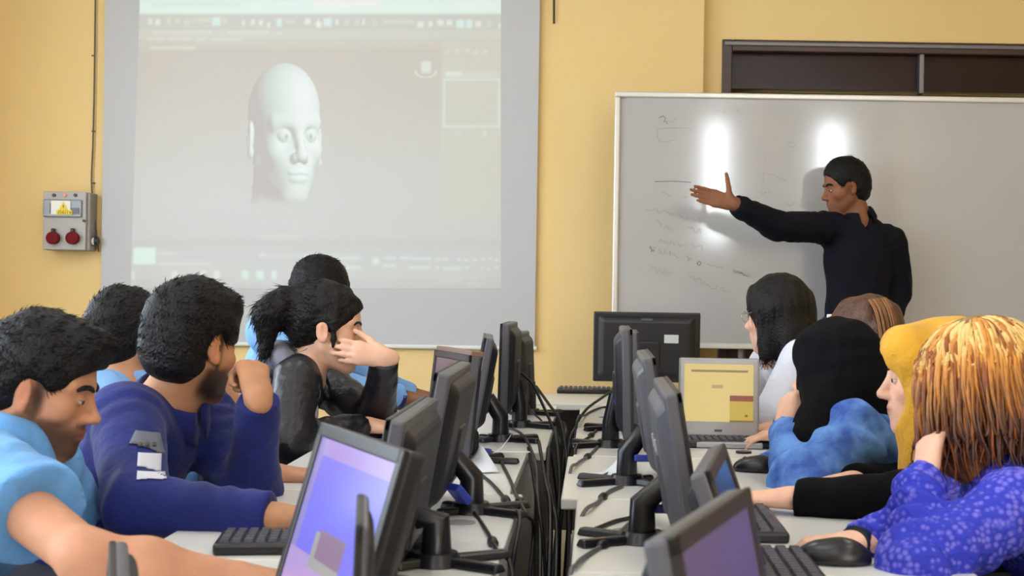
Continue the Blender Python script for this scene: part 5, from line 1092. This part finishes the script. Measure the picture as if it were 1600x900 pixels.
# ---- 10 the woman in the mustard headscarf
p10 = Person('woman in a mustard yellow headscarf and black top looking down over her mouse', P(1457, 588, 3.05), (-.97, .17, -.05),
    dict(neck=P(1480, 705, 3.05), pelvis=(1.08, 3.0, .52), shL=P(1488, 728, 2.90), shR=P(1500, 720, 3.25), elL=P(1425, 778, 2.78), wrL=P(1238, 778, 2.84), elR=P(1400, 760, 3.35), wrR=P(1330, 752, 3.15)), 'pink', True, hs=1.06, h=.004)
p10.body(dict(L=H((-1, .05, -.05), DN, (0, 1, .1), curl=(.2, .35, .25)), R=H((-1, -.1, -.1), DN, (0, -1, 0), **FLATC)), lid=.05, lips=(190, 110, 106))
p10.shirt(M_BLACKC, ('cuff', 'cuff'), name='black_top', seed=29, loose=1.08)
f = p10.f
headscarf(p10, 'headscarf', M_MUSTARD, [(f.w(-.02, 0, -.06), p10.J['neck']+p10.front*.03-p10.up*.03, .09, .10), (f.w(.02, .03, -.12), p10.J['neck']+p10.front*.09-p10.up*.06, .05, .04), (f.w(-.06, 0, .04), f.w(-.09, 0, .02), .075, .08), (f.w(.062, .045, .062), f.w(.062, -.045, .062), .040, .040), (f.w(-.01, -.064, -.06), f.w(.045, -.05, .055), .028, .03), (f.w(-.01, .064, -.06), f.w(.045, .05, .055), .028, .03)], amp=.004, fr=60, seed=29, face=((.158, 0, -.030), (.130, .085, .100)), crown=(.114, .094, .088), h=.0055)
sit(p10, M_TROU, 'dark classroom chair under the woman in the mustard headscarf')
# ---- 11 the woman with orange-blond hair in blue lace
p11 = Person('woman with orange-blond hair in royal blue lace, resting her cheek on her hand', P(1528, 614, 2.6), (-.66, .70, -.18),
    dict(neck=P(1548, 735, 2.58), pelvis=(1.03, 2.45, .52), shL=P(1585, 800, 2.36), shR=P(1520, 770, 2.78), elL=P(1430, 885, 2.30), wrL=P(1444, 752, 2.48), elR=P(1452, 862, 2.56), wrR=P(1338, 850, 2.40)), 'pink', True, hs=1.06, h=.004)
p11.body(dict(L=H((.24, .52, .82), (.75, -.1, -.35), (-.3, .7, -.3), curl=(.5, 1.0, .7)), R=H((-1, .05, -.12), DN, (0, 1, .25), curl=(.5, .9, .5), thumb=(.9, .4, .4))), face=False)
p11.shirt(M_LACE, ('cuff', 'cuff'), name='lace_dress', seed=32, amp=.008, fr=30, loose=1.12)
f = p11.f
S = Solid(); H_ell(S, f, (-.014, 0, .038), (.108, .090, .094)); H_cap(S, f, (-.03, .03, .0), (-.03, .04, -.15), .07, .045, .04); H_cap(S, f, (-.03, -.03, .0), (-.03, -.04, -.15), .07, .045, .04); H_cap(S, f, (.03, .05, -.02), (.02, .07, -.12), .04, .03, .04); H_ell(S, f, (.140, 0, -.035), (.092, .085, .130), .012, 's')
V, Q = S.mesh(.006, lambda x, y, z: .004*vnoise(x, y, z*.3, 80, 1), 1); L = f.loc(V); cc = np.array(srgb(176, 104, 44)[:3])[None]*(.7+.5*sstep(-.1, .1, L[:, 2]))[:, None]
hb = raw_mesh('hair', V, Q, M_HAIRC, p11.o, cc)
rg = random.Random(11); gs = []; kinds = []
for i in range(760):
    th = rg.uniform(-PI, PI); rad = math.sqrt(rg.random())
    if abs(th) < .45 and rad > .5: continue
    x, y = -.014+.100*rad*math.cos(th), .086*rad*math.sin(th); z = .040+.094*math.sqrt(max(0, 1-rad*rad)); cth, sth = math.cos(th), math.sin(th)
    part = np.array((.01, -.015, .136)); r0 = np.array((x, y, z)); out = np.array((cth*.85, sth, 0)); fl = rg.uniform(.7, 1.6); ln = rg.uniform(.0, .10)
    if cth > .80: continue
    A = np.array((-.014+.108*cth, .094*sth, .03))+out*.012*fl; B = A+out*rg.uniform(.0, .022)+np.array((0, 0, -.10)); Cc = B+out*rg.uniform(-.035, .015)+np.array((0, 0, -ln)); 
    g = [r0*np.array((1.02, 1.02, 1.0))+np.array((0, 0, .004)), r0*.45+A*.55+np.array((0, 0, .035*(1-rad)+.008))+out*.008, A, B, Cc]
    g = [f.w(*q) for q in g]; g[3] = g[3]*np.array([1, 1, 1]); ph = rg.random()*6
    sp = [np.array(q) for q in spline(g, 5)]
    w_ = [q+np.array((math.sin(ph+j*.75), math.cos(ph*1.3+j*.6), 0))*.0075*(j/20) for j, q in enumerate(sp)]
    gs.append(w_); kinds.append(rg.random())
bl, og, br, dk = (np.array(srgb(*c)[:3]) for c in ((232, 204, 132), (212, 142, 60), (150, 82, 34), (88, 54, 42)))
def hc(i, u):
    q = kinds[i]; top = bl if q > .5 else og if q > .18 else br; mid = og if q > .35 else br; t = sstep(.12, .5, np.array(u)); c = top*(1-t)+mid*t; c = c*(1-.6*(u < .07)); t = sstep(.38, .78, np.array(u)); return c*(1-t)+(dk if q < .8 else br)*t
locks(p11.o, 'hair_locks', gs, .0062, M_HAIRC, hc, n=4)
wd = np.array(nrm(p11.J['wrR']-p11.J['elR'])); w0 = p11.J['wrR']+wd*.0
tag(MB().tube([w0-wd*.012, w0+wd*.008], .031, 16).build('bracelet', M_BLACK, None, True), 'black bracelet at the lace cuff of the hand resting near the mouse', 'bracelet')
wd = np.array(nrm(p11.J['wrL']-p11.J['elL'])); w0 = p11.J['wrL']
tag(MB().tube([w0-wd*.006, w0+wd*.006], .031, 16).build('bracelet', mat('rose_band', srgb(176, 112, 92), .5), None, True), 'thin rose brown bracelet on the wrist under the cheek of the orange-haired woman', 'bracelet')
sit(p11, M_JEANS, 'dark classroom chair under the woman in blue lace')
